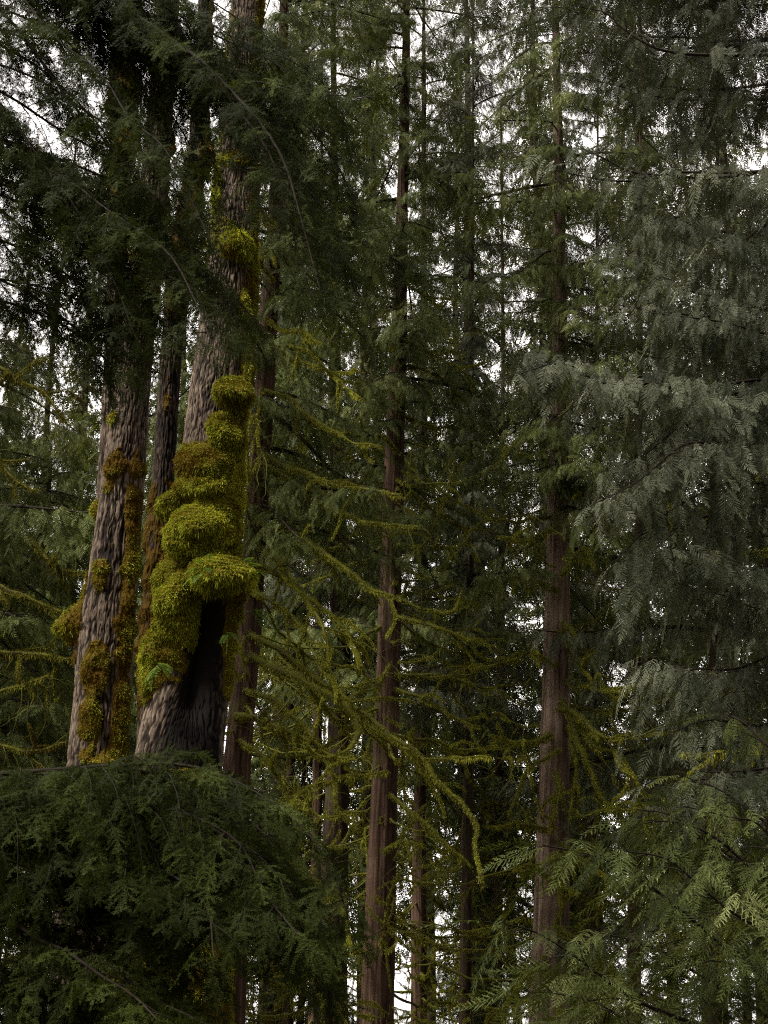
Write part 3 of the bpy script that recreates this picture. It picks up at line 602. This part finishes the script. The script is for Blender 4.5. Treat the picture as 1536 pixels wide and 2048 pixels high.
# A: just behind the maple, with the long moss-sleeved limbs that sweep down to the right
DA = 21.
tA, qA = conifer('reddish conifer behind the mossy maple, its long mossy limbs sweeping down towards the middle', [(462, 1900, 66), (472, 1540, 58), (496, 1300, 52), (514, 1000, 46), (530, 750, 40), (550, 450, 30), (562, 150, 22)], DA, 25, 401)
A_BR = [([(520, 900), (565, 930), (610, 945), (660, 965), (715, 977), (768, 984), (800, 990)], .05), ([(525, 925), (580, 960), (645, 1010), (695, 1032), (750, 1045), (830, 1052)], .042),
        ([(515, 1030), (535, 1050), (590, 1070), (645, 1105), (690, 1140), (740, 1175), (785, 1195)], .05), ([(505, 1120), (565, 1155), (610, 1192), (650, 1230), (695, 1265), (704, 1295), (722, 1335)], .048),
        ([(500, 1310), (565, 1346), (625, 1373), (685, 1408), (712, 1443), (710, 1478), (688, 1508), (645, 1514), (610, 1490)], .058), ([(500, 1270), (560, 1300), (630, 1352), (690, 1393), (730, 1428), (770, 1470), (800, 1486), (843, 1525), (868, 1558), (918, 1603), (948, 1643), (950, 1698), (963, 1763)], .046),
        ([(470, 1430), (525, 1438), (575, 1463), (625, 1490), (672, 1514), (700, 1512)], .045), ([(560, 1680), (600, 1733), (645, 1773), (675, 1813), (695, 1858), (700, 1903)], .045), ([(560, 1850), (615, 1928), (635, 1973), (650, 2045)], .042),
        ([(502, 1180), (540, 1200), (600, 1260), (650, 1340), (690, 1400)], .036), ([(508, 1080), (550, 1120), (590, 1170), (640, 1250), (660, 1330)], .034), ([(530, 780), (580, 800), (640, 850), (700, 880), (760, 890)], .034), ([(540, 690), (590, 720), (650, 740), (720, 800)], .03),
        ([(545, 560), (520, 520), (515, 480)], .03), ([(552, 450), (530, 432), (512, 425)], .03), ([(535, 640), (565, 660), (600, 662), (640, 690)], .028), ([(490, 1380), (560, 1410), (620, 1470), (660, 1540), (670, 1610)], .034), ([(480, 1480), (540, 1530), (580, 1600), (610, 1690)], .03)]
for k, (c, r_) in enumerate(A_BR): mossy_branch(tA, px(DA - .2, c, -1.6), r_ * 1.12, 420 + k, 620, .9, 6, tint=.52)
dress(tA, qA, 9.5, 25, 60, 460, VB, 2.6, 1.2, 2, 34)

# B: the tall one near the middle
DB = 25.
tB, qB = conifer('tall reddish cedar trunk rising up the middle with short mossy limbs on both sides', [(754, 2048, 68), (762, 1750, 60), (772, 1500, 53), (781, 1150, 46), (790, 900, 39), (800, 600, 30), (806, 350, 22), (812, 100, 16)], DB, 29, 501, nseg=100, dz=.04)
B_BR = [([(790, 1350), (868, 1353), (918, 1363), (968, 1375), (1023, 1373)], .036), ([(790, 1378), (848, 1403), (898, 1430), (958, 1453)], .034), ([(785, 1470), (868, 1485), (933, 1500), (988, 1493)], .036), ([(780, 1590), (848, 1643), (898, 1693), (938, 1733)], .04),
        ([(770, 1840), (823, 1873), (853, 1898)], .03), ([(790, 1232), (858, 1250), (908, 1270), (988, 1292)], .036), ([(798, 960), (833, 995), (878, 1030), (918, 1050), (978, 1057)], .04), ([(795, 1088), (868, 1095), (913, 1095)], .026), ([(800, 1125), (860, 1160), (898, 1168)], .03),
        ([(805, 680), (863, 710), (898, 730), (933, 735), (968, 725)], .034), ([(800, 730), (850, 740), (908, 775), (938, 815)], .026), ([(795, 1195), (868, 1225), (933, 1210)], .03), ([(790, 1165), (775, 1190), (800, 1210), (812, 1160)], .03), ([(790, 900), (760, 870), (700, 870), (650, 850)], .03),
        ([(800, 700), (740, 690), (690, 655)], .028), ([(798, 790), (735, 770), (680, 760)], .026), ([(800, 560), (850, 590), (900, 600)], .026), ([(775, 1500), (720, 1450), (690, 1390)], .03), ([(765, 1640), (735, 1660), (735, 1720)], .04), ([(780, 1330), (740, 1380), (700, 1370)], .028), ([(795, 985), (786, 960), (790, 1000)], .04), ([(770, 1700), (810, 1680), (850, 1690)], .03), ([(800, 830), (850, 850), (905, 850)], .026), ([(800, 640), (860, 650), (900, 680)], .024)]
for k, (c, r_) in enumerate(B_BR): mossy_branch(tB, px(DB - .25, c, -.8 if k % 2 else .9), r_ * 1.2, 520 + k, 520, .8, 6, tint=.5)
dress(tB, qB, 11.5, 29, 58, 560, VB, 2.1, 1.3, 2, 44, front=1.2, fz=2.)

# C and D: darker trunks either side of it
tC, qC = conifer('dark shaded trunk with a hanging moss clump, just left of the tall central cedar', [(663, 2048, 64), (668, 1750, 56), (676, 1560, 48), (680, 1300, 42), (676, 1000, 34), (670, 750, 26), (668, 450, 18)], 28., 30, 601, 'bark_old')
for k, (c, r_) in enumerate([([(672, 1548), (668, 1590), (676, 1640)], .05), ([(680, 1380), (715, 1320), (720, 1240)], .03), ([(676, 1700), (720, 1640), (760, 1660), (790, 1690)], .045), ([(675, 1330), (640, 1300), (600, 1310)], .03), ([(678, 1560), (620, 1570), (590, 1600)], .026), ([(680, 1180), (710, 1200), (725, 1170)], .03), ([(668, 1880), (720, 1900), (740, 1960)], .03)]): mossy_branch(tC, px(27.7, c, -.5), r_, 620 + k, 620, 1.2, 6, tint=.5)
dress(tC, qC, 9, 30, 64, 660, VB, 2.3, 1.2, 2, 34, front=1.2)
tD, qD = conifer('thin brown trunk half seen against the bright gap, right of the tall central cedar', [(838, 2048, 32), (838, 1700, 28), (843, 1400, 24), (846, 1000, 18), (848, 700, 14)], 33., 34, 701, 'bark_cedar')
dress(tD, qD, 7, 34, 66, 760, VB, 2.5, 1.2, 2, 34, front=1.3, fz=1.6)

# E: the cedar right of the middle
DE = 24.
tE, qE = conifer('cedar with a clean straight grey brown trunk and curled mossy limbs, right of the middle', [(1098, 2048, 80), (1104, 1750, 72), (1110, 1500, 63), (1115, 1200, 52), (1118, 950, 43), (1120, 650, 32), (1118, 350, 22)], DE, 27, 801, 'bark_grey', nseg=120, dz=.03)
E_BR = [([(1100, 1468), (1073, 1483), (1038, 1483), (1013, 1480), (998, 1455)], .04), ([(1116, 1416), (1148, 1425), (1168, 1443), (1193, 1468), (1218, 1478), (1258, 1463)], .042), ([(1125, 1400), (1150, 1460), (1183, 1548), (1213, 1598), (1243, 1620), (1300, 1618)], .042),
        ([(1118, 1262), (1158, 1330), (1188, 1370)], .032), ([(1125, 1245), (1153, 1275), (1183, 1330), (1203, 1370), (1228, 1395), (1262, 1383)], .038), ([(1108, 1716), (1114, 1750), (1118, 1790), (1121, 1812)], .03), ([(1112, 1546), (1118, 1583), (1108, 1618), (1098, 1660)], .036), ([(1125, 1690), (1150, 1708), (1193, 1743), (1238, 1778)], .034),
        ([(1120, 1860), (1150, 1878), (1193, 1913), (1233, 1953), (1263, 1988)], .036), ([(1090, 1915), (1058, 1943), (1023, 1993), (988, 2040)], .036), ([(1095, 1660), (1030, 1650), (978, 1652)], .03), ([(1112, 1850), (1130, 1800), (1125, 1720)], .026), ([(1118, 1180), (1060, 1160), (1020, 1150)], .03), ([(1120, 1150), (1170, 1100), (1185, 1130)], .045), ([(1118, 1050), (1060, 1080), (1000, 1075)], .034),
        ([(1116, 1330), (1084, 1312), (1072, 1300)], .036), ([(1140, 1460), (1150, 1560), (1140, 1640)], .026), ([(1150, 1430), (1190, 1490), (1240, 1510), (1290, 1590)], .032), ([(1118, 1500), (1060, 1540), (1030, 1600)], .022), ([(1118, 960), (1170, 990), (1215, 1040)], .036), ([(1100, 1760), (1060, 1730), (1030, 1735)], .022), ([(1118, 850), (1060, 860), (1010, 905)], .032)]
for k, (c, r_) in enumerate(E_BR): mossy_branch(tE, px(DE - .35, c, -.7), r_ * 1.4, 820 + k, 640, 1.1, 5, tint=.56)
dress(tE, qE, 9.6, 27, 66, 860, VB, 2.5, 1.2, 2, 34, front=1.3, fz=1.6)

# cedars of the middle distance that make the foliage between and beside those trunks
MID = [('conifer with pale drooping foliage left of the maples, its base lost in dark boughs', 70, 25., 10, VB, 6.5, 46, 2.9, 52), ('conifer with ragged green boughs at the far left edge, seen behind the hemlock', -60, 19., 9, VB, 4.5, 42, 2.9, 60),
       ('tall conifer with pale feathery foliage behind the top of the maple', 628, 31., 31, VG, 12, 60, 2.6, 44), ('conifer with bright pale foliage against the sky, above and right of the maple top', 930, 30., 31, VG, 9, 58, 2.4, 44), ('brown trunked cedar in the shade behind the fronds, right of the clean straight cedar', 1266, 30., 27, VB, 5.5, 56, 2.6, 54),
       ('cedar with thick curtains of dark foliage near the right edge', 1420, 24., 27, VG, 4.5, 56, 2.8, 56), ('slim cedar with dark foliage down to the bottom, left of the clean straight cedar', 992, 36., 27, VB, 4, 60, 2.4, 40), ('cedar beyond the right edge with drooping green boughs', 1600, 29., 28, VB, 4, 50, 3.1, 60),
       ('slim conifer with drooping boughs between the maple and the central cedar', 575, 37., 30, VB, 5, 56, 2.5, 40), ('conifer with dark hanging boughs behind the left maple trunk', 250, 33., 14, VB, 5, 56, 2.8, 48), ('cedar with hanging boughs high above the clean straight cedar', 1180, 34., 31, VG, 8, 56, 2.6, 44)]
for k, (lab, x, d, top, var, z0, n, L0, wd) in enumerate(MID):
    t, q = conifer(lab, [(x, 2048, wd * .6), (x + 8, 1400, wd * .42), (x + 14, 700, wd * .18), (x + 16, 100, wd * .09)], d, top + 3, 900 + k, 'bark_old' if k % 2 else 'bark_cedar', 48, .08)
    dress(t, q, z0, top + 3, int(n * (1.35 if x > 300 else 1.0)), 930 + k * 7, var, L0, 1.1, 2.5, 22, front=1.)
# mossy limbs reaching in at the left from the conifer beyond the edge
L_BR = [([(-60, 1150), (0, 1177), (50, 1195), (90, 1212), (150, 1230)], .05), ([(60, 1080), (95, 1115), (135, 1142), (185, 1150)], .032), ([(-50, 1295), (0, 1305), (75, 1308), (155, 1312)], .04), ([(-40, 900), (0, 930), (30, 955), (70, 975)], .036), ([(-20, 1390), (40, 1375), (100, 1352)], .034), ([(-30, 1480), (40, 1500), (130, 1490)], .03), ([(-40, 700), (20, 750), (90, 790), (130, 840)], .026)]
tL, qL = conifer('conifer whose moss covered limbs reach in from the left edge beside the maples', [(-150, 2048, 90), (-140, 1400, 74), (-130, 700, 50)], 17., 23, 1001)
for k, (c, r_) in enumerate(L_BR): mossy_branch(tL, px(16.8, c, -.4), r_, 1010 + k, 560, 1.3, 7, tint=.2)
dress(tL, qL, 5, 23, 20, 1030, VB, 2.3, 1.1)

# ------------------------------------------------------------------ the far forest
def far_crown(seed, kind='cedar', H=40., z0=4., n=120, L0=2.6, L1=.8):
    rng = RNG(seed); sp = Sprays(); az = 0
    for k in range(n):
        f = (k + rng.uniform(0, 1)) / n; z = z0 + (H - z0) * f; az += 2.4 + rng.normal(0, .4); L = (L0 + (L1 - L0) * f) * (rng.uniform(.6, 1.2) if k % 3 else rng.uniform(.2, .45))
        h = np.array([cos(az), sin(az), 0]); lat = np.array([-sin(az), cos(az), 0]); m = int(L * 21) + 4; tt = rng.normal(.5, .13)
        for j in range(m):
            x = (j + rng.uniform(0, 1)) / m; y = rng.normal(0, .34) * L * .5 * (1.1 - x); p = h * x * L + lat * y + Z * (z - L * (.5 * x * x - .2 * x ** 3) - abs(y) * .35)
            u = nrm(h * rng.uniform(.2, .8) + lat * np.sign(y) * rng.uniform(.1, .8) - Z * rng.uniform(.3, 1.3)); w_ = nrm(Z * .5 + h + rng.normal(0, .6, 3))
            sp.put(p, u, w_, rng.uniform(.28, .55), tt + rng.normal(0, .08))
    mb = MB(); sp.build(mb, kind, 2, rng)
    st = MB()
    zz = np.linspace(-.1, H, 30); tube(st, np.stack([.1 * np.sin(zz * .4 + seed), .1 * np.cos(zz * .3), zz], 1), .19 * (1 - zz / H) ** .8 + .02, 10, .5, .1, seed)
    az = 0
    for k in range(60):
        z = rng.uniform(1.5, H * .8); a = rng.uniform(0, 2 * pi); L = rng.uniform(.8, 2); x = np.linspace(0, 1, 6)
        tube(st, np.stack([np.cos(a) * x * L, np.sin(a) * x * L, z - L * (.35 * x - .1 * x * x)], 1), np.linspace(.03, .008, 6), 4, .5)
    return st.mesh('trunk', M['bark_old'], True, True), mb.mesh('crown', M['far'])
VF = [far_crown(1100 + k, z0=(2.5, 5, 3.5, 7)[k], L0=(2.8, 3.1, 2.5, 2.9)[k], n=(240, 220, 250, 205)[k]) for k in range(4)]
rf = RNG(77); FAR = []
for row, (d, step, off) in enumerate(((41, 215, 0), (50, 205, 80), (60, 330, 20))):
    for k, x in enumerate(np.arange(-120 + off, 1720, step)): FAR.append((x + rf.uniform(-40, 40), d + rf.uniform(-3, 3), row))
for k, (x, d, row) in enumerate(FAR):
    p = P(x, 1900, d); f = k % 4 if k == 0 else int(rf.integers(4))
    t = thing('conifer', 'distant conifer, one of the many that close the view behind the nearer trunks', 'tree', (p[0], d, 0), 'distant conifers closing the view')
    t.rotation_euler = (0, 0, rf.uniform(0, 6.28)); s = rf.uniform(.95, 1.3) * (1 + .12 * row) * (.72 if x < 330 else .88 if x < 950 else .96); t.scale = (s * 1.05, s * 1.05, s)
    obj('trunk', VF[f][0], t); obj('crown', VF[f][1], t)

# ------------------------------------------------------------------ the big redcedar beyond the right edge
DR = 13.5
tR, qR = conifer('big redcedar beyond the right edge whose grey hanging sprays fill the upper right', [(1960, 2048, 180), (1950, 1200, 150), (1940, 400, 110), (1935, 0, 90)], DR, 30, 1201, nseg=96)
R_BO = [([(1940, 130), (1750, 118), (1536, 110), (1408, 110), (1333, 102), (1288, 85), (1243, 55), (1208, 25), (1128, 7)], -3.6, .05), ([(1940, 250), (1700, 310), (1536, 340), (1418, 357), (1343, 350), (1268, 345), (1208, 317), (1130, 280)], -3.5, .05), ([(1940, 300), (1600, 340), (1353, 345), (1260, 362), (1178, 355), (1080, 330)], -3., .04),
        ([(1940, 40), (1700, 60), (1536, 80), (1460, 97), (1390, 108)], .8, .03), ([(1940, -120), (1600, -90), (1400, -60), (1250, -60), (1100, -20)], -.5, .04), ([(1940, -80), (1500, -100), (1250, -150), (1050, -90), (960, 20)], .7, .04), ([(1940, 350), (1650, 370), (1536, 415), (1468, 380), (1400, 340)], -.8, .055),
        ([(1940, 480), (1700, 560), (1536, 620), (1418, 590), (1358, 575), (1293, 530), (1200, 480)], .4, .035), ([(1940, 620), (1750, 740), (1536, 785), (1418, 782), (1328, 775), (1218, 760), (1118, 730), (1030, 740)], -1.0, .04), ([(1940, 560), (1650, 640), (1480, 660), (1350, 650), (1230, 640)], .9, .04),
        ([(1940, 780), (1700, 850), (1530, 860), (1400, 890), (1300, 950), (1220, 1010)], -1.2, .035), ([(1940, 900), (1720, 1000), (1536, 1010), (1420, 1030), (1330, 1080), (1240, 1180)], .2, .04), ([(1940, 1000), (1700, 1100), (1536, 1160), (1430, 1140), (1340, 1120)], -1., .04), ([(1940, 150), (1650, 190), (1450, 200), (1330, 195), (1230, 170), (1130, 150)], 1.2, .035), ([(1940, 1150), (1720, 1260), (1536, 1330), (1440, 1350), (1380, 1400)], .8, .04), ([(1940, 1280), (1720, 1400), (1536, 1450), (1420, 1440), (1330, 1470)], -.6, .04), ([(1940, 400), (1700, 420), (1560, 470), (1430, 460), (1320, 430)], 1.2, .035), ([(1940, 20), (1600, -10), (1430, 0), (1300, -30), (1190, -70), (1040, -60)], 1.6, .03)]
def again(L, n, jx, jd, seed, down=0):
    r = RNG(seed); out = list(L)
    for _ in range(n):
        for b in L:
            o = r.normal(0, jx, 2); o[1] = abs(o[1]) if down else o[1]; out.append(([(x + o[0] * (j > 0) + r.normal(0, 12), y + o[1] * (j > 0) + r.normal(0, 12)) for j, (x, y) in enumerate(b[0])], b[1] + r.normal(0, jd), b[2] * .7, *b[3:]))
    return out
for k, (c, dd, r_) in enumerate(R_BO[:3] + again(R_BO[3:], 2, 60, 1.0, 5)):
    add_bough(tR, px([DR] + [DR - 3.4] * (len(c) - 1), c) if k < 3 else px(DR, c, dd), r_, 'cedar', 1, 1220 + k, 'cedar_grey', sec_sp=.085, sec_len=.9, droop=1.9, spray_sp=.08, spray_len=.33, hang=1.5, start=.56 if k < 3 else .3, fwd=.5, tint=.4, bare=.3 if k < 3 else .0)
for k, (c, r_) in enumerate([([(1800, 1300), (1640, 1330), (1536, 1358), (1488, 1373), (1440, 1392)], .06), ([(1800, 1420), (1600, 1480), (1423, 1510), (1368, 1512)], .04), ([(1800, 1080), (1640, 1090), (1536, 1100), (1468, 1115), (1398, 1122)], .06), ([(1800, 950), (1600, 905), (1420, 890), (1340, 905)], .03)]):
    mossy_branch(tR, px(DR + 2, c), r_, 1260 + k, 620, 1.2, 5, tint=.5)

# ------------------------------------------------------------------ the young redcedar with the near fronds, lower right
DY = 7.6
tY, qY = conifer('young redcedar whose crisp feathery fronds fan out across the lower right corner', [(1830, 2300, 160), (1820, 1900, 140), (1800, 1500, 90)], DY, 8, 1301, nseg=72)
Y_BO = [([(1820, 2230), (1600, 2130), (1400, 2052), (1268, 1998), (1143, 1908), (1060, 1860), (968, 1843)], -.8, .014), ([(1815, 2050), (1650, 2000), (1500, 1930), (1380, 1835), (1290, 1765), (1200, 1715), (1085, 1690)], -.9, .014), ([(1810, 1880), (1650, 1830), (1530, 1760), (1450, 1690), (1380, 1650), (1290, 1640)], -.3, .013), ([(1820, 2180), (1640, 2120), (1530, 2030), (1400, 1950), (1290, 1890), (1180, 1860)], -.3, .013),
        ([(1805, 1750), (1650, 1700), (1540, 1650), (1440, 1580), (1370, 1560)], .4, .012), ([(1815, 1980), (1680, 1930), (1560, 1850), (1440, 1800), (1350, 1790)], .5, .013), ([(1825, 2300), (1650, 2240), (1500, 2160), (1380, 2100), (1260, 2070), (1150, 2050)], -.9, .014), ([(1820, 2120), (1700, 2080), (1590, 1990), (1500, 1940), (1420, 1920)], -.6, .012), ([(1800, 1600), (1680, 1560), (1570, 1520), (1480, 1440), (1420, 1430)], .7, .012), ([(1825, 2340), (1600, 2200), (1450, 2090), (1330, 2000), (1240, 1975)], .4, .012)]
for k, (c, dd, r_) in enumerate(again(Y_BO[:6], 1, 70, .6, 6) + Y_BO[6:]):
    add_bough(tY, px(DY, c, dd), r_, 'cedar', 0, 1320 + k, 'cedar', sec_sp=.12, sec_len=.45, droop=1.2, spray_sp=.085, spray_len=.34, hang=.8, start=.1, fwd=.75, tint=.43)

# ------------------------------------------------------------------ the hemlocks whose boughs hang in at the left
DH = 7.2
HK = dict(sec_sp=.075, sec_len=.55, droop=1.3, spray_sp=.055, spray_len=.2, hang=.9, start=.05, fwd=.6)
tH, qH = conifer('hemlock beyond the left edge whose dark boughs drape over the upper left', [(-420, 2300, 200), (-400, 1000, 150), (-380, 0, 110)], DH + .6, 20, 1401, 'bark_old', 72, name='hemlock_tree')
H_BO = [([(-380, -500), (0, -330), (150, -130), (240, 0), (330, 70), (400, 120), (470, 190), (530, 260), (570, 330), (600, 430), (640, 580)], -1.3, .02, 1), ([(-385, -160), (-100, -60), (0, 20), (60, 90), (130, 190), (200, 270), (270, 350), (340, 430), (420, 560)], -.6, .012, .9), ([(-385, 20), (-150, 40), (0, 60), (110, 65), (220, 72), (320, 85)], .3, .012, .6),
        ([(-380, -330), (100, -70), (250, 40), (450, 155), (525, 165), (600, 185), (680, 190), (750, 195)], -.8, .01, 1), ([(-385, 100), (-100, 150), (0, 210), (90, 330), (170, 420), (250, 560), (290, 680)], -.2, .01, 1), ([(-390, 260), (-150, 350), (0, 420), (90, 500), (200, 590), (290, 690)], .1, .01, 1), ([(-388, 180), (0, 300), (150, 350), (260, 430), (380, 530), (450, 600), (495, 680)], -.7, .011, 1.1),
        ([(-392, 500), (-150, 560), (60, 620), (170, 680), (250, 760)], .3, .01, .8), ([(-382, -300), (200, 0), (380, 100), (470, 190), (540, 250), (620, 400), (680, 500), (700, 620)], .3, .01, 1), ([(-380, -420), (100, -230), (300, -80), (450, 20), (560, 90), (640, 150)], .2, .01, 1.1), ([(-388, 60), (-50, 160), (120, 260), (230, 330), (330, 470), (370, 600)], .5, .01, 1), ([(-380, -250), (50, -90), (200, 60), (300, 170), (380, 290), (430, 400)], .4, .01, .7),
        ([(-380, -380), (200, -60), (450, 80), (580, 120), (660, 200), (720, 330)], -.2, .01, 1.1), ([(-380, -340), (250, 0), (480, 170), (600, 240), (680, 340), (725, 460)], .0, .01, 1.1), ([(-380, -300), (250, 60), (450, 200), (560, 330), (640, 450), (690, 560)], -.5, .01, 1.1), ([(-388, 150), (50, 300), (200, 400), (330, 500), (430, 560), (510, 640)], -.3, .01, 1.1), ([(-388, 200), (50, 380), (180, 480), (280, 580), (370, 640)], .2, .01, 1),
        ([(-388, 350), (0, 480), (120, 540), (220, 620), (270, 690), (290, 760)], -.2, .01, .9), ([(-388, 250), (100, 430), (200, 520), (290, 600), (320, 700)], .3, .01, .9), ([(-380, -320), (80, -60), (210, 50), (300, 130), (350, 230), (370, 330)], .5, .01, .9), ([(-384, -120), (60, 40), (180, 130), (270, 230), (330, 330)], .4, .01, .9), ([(-384, -60), (0, 90), (150, 200), (240, 310), (290, 420)], .6, .01, .9), ([(-380, -380), (150, -130), (300, -20), (390, 60), (440, 160)], .7, .01, .9), ([(-390, 420), (0, 560), (130, 640), (210, 720), (240, 790)], .2, .01, .8), ([(-380, 150), (150, 330), (260, 400), (330, 480), (360, 570)], -.4, .01, .9)]
for k, (c, dd, r_, sl) in enumerate(H_BO + again(H_BO, 1, 45, .5, 7)[len(H_BO):len(H_BO) + 12]):
    add_bough(tH, px(DH, c, dd), r_, 'hemlock', 1, 1420 + k, 'hemlock', **{**HK, 'sec_len': .55 * sl, 'start': .25, 'bare': .3 if k == 0 else .06}, tint=.5)
DG = 5.8
tG, qG = conifer('hemlock beyond the left edge whose domed bough fans across the lower left', [(-560, 2300, 200), (-540, 1500, 170), (-520, 800, 120)], DG + .5, 10, 1501, 'bark_old', 72, name='hemlock_tree')
G_BO = [([(-540, 1640), (-120, 1560), (0, 1548), (135, 1538), (250, 1530), (340, 1528), (430, 1545), (520, 1590), (600, 1650), (660, 1730), (695, 1830)], -.5, .012, 1), ([(-540, 1720), (-100, 1640), (60, 1610), (170, 1620), (240, 1680), (270, 1780)], -.3, .01, .9), ([(-540, 1650), (0, 1560), (300, 1545), (400, 1640), (460, 1720), (520, 1830), (600, 1960)], -.6, .011, 1), ([(-545, 1760), (-200, 1760), (0, 1832), (75, 1878), (135, 1905), (200, 1950), (265, 1990), (315, 2040)], -.9, .013, .7),
        ([(-540, 1680), (-50, 1600), (150, 1580), (330, 1620), (400, 1700), (430, 1800), (440, 1900)], .2, .01, 1), ([(-545, 1820), (-100, 1790), (100, 1780), (220, 1820), (300, 1900), (340, 2000)], -.1, .01, .9), ([(-540, 1640), (0, 1580), (300, 1560), (480, 1600), (560, 1700), (610, 1790), (640, 1900)], .4, .01, 1), ([(-545, 1900), (-150, 1900), (50, 1960), (180, 2010), (300, 2070)], -.2, .01, 1), ([(-540, 1700), (-50, 1680), (100, 1700), (160, 1780), (180, 1880)], .3, .01, .8), ([(-550, 2000), (-100, 1980), (150, 2000), (330, 2010), (430, 2060)], .2, .01, 1),
        ([(-540, 1660), (-50, 1600), (180, 1600), (300, 1680), (350, 1780), (370, 1900)], -.2, .01, 1), ([(-545, 1780), (0, 1760), (200, 1790), (330, 1860), (400, 1960)], -.4, .01, 1), ([(-545, 1700), (-50, 1640), (200, 1650), (300, 1740), (330, 1850)], -.5, .01, 1), ([(-540, 1650), (100, 1570), (380, 1580), (520, 1660), (590, 1760), (650, 1870)], .1, .01, 1)]
for k, (c, dd, r_, sl) in enumerate(again(G_BO, 1, 45, .35, 8, 1)):
    add_bough(tG, px(DG, c, dd), r_, 'hemlock', 0, 1520 + k, 'hemlock', **{**HK, 'hang': .55, 'droop': 1.0, 'sec_len': .5 * sl * (1 + .25 * ((k * 7) % 5 - 2) / 2), 'start': .3, 'spray_len': .18, 'rise': .06, 'sec_sp': .06, 'spray_sp': .048, 'bare': .06, 'fwd': .8, 'spread': .9 + .25 * (k % 3)}, tint=.42)
# young conifers filling the shade between the trunks
for k, (x, d) in enumerate([(600, 37), (930, 36), (1030, 42), (1200, 35), (1340, 33), (1480, 35), (60, 33), (330, 40)]):
    p = P(x, 1900, d); f = int(rf.integers(4)); t = thing('young_conifer', 'bushy young conifer filling the dark gap between the trunks', 'tree', (p[0], d, 0), 'young conifers in the shade between the trunks')
    t.rotation_euler = (0, 0, rf.uniform(0, 6.28)); s = rf.uniform(.34, .52); t.scale = (s * 1.5, s * 1.5, s); obj('trunk', VF[f][0], t); obj('crown', VF[f][1], t)
# the rest of the hemlocks' crowns, out of the frame, added for their shade
VH = variants('hemlock', 1, 'hemlock', 3, 1580, sec_sp=.1, sec_len=.7, droop=1.1, spray_sp=.08, spray_len=.24, hang=.8, start=.08)
out_of_frame = lambda az, z: not (radians(115) < az < radians(305))
dress(tG, qG, 2.2, 10, 46, 1590, VH, 1.9, .8, avoid=out_of_frame, front=0)
dress(tH, qH, 8.5, 20, 40, 1595, VH, 2.0, .9, avoid=out_of_frame, front=0)
print('scene built', len(bpy.data.objects), sum(len(m.polygons) for m in bpy.data.meshes))
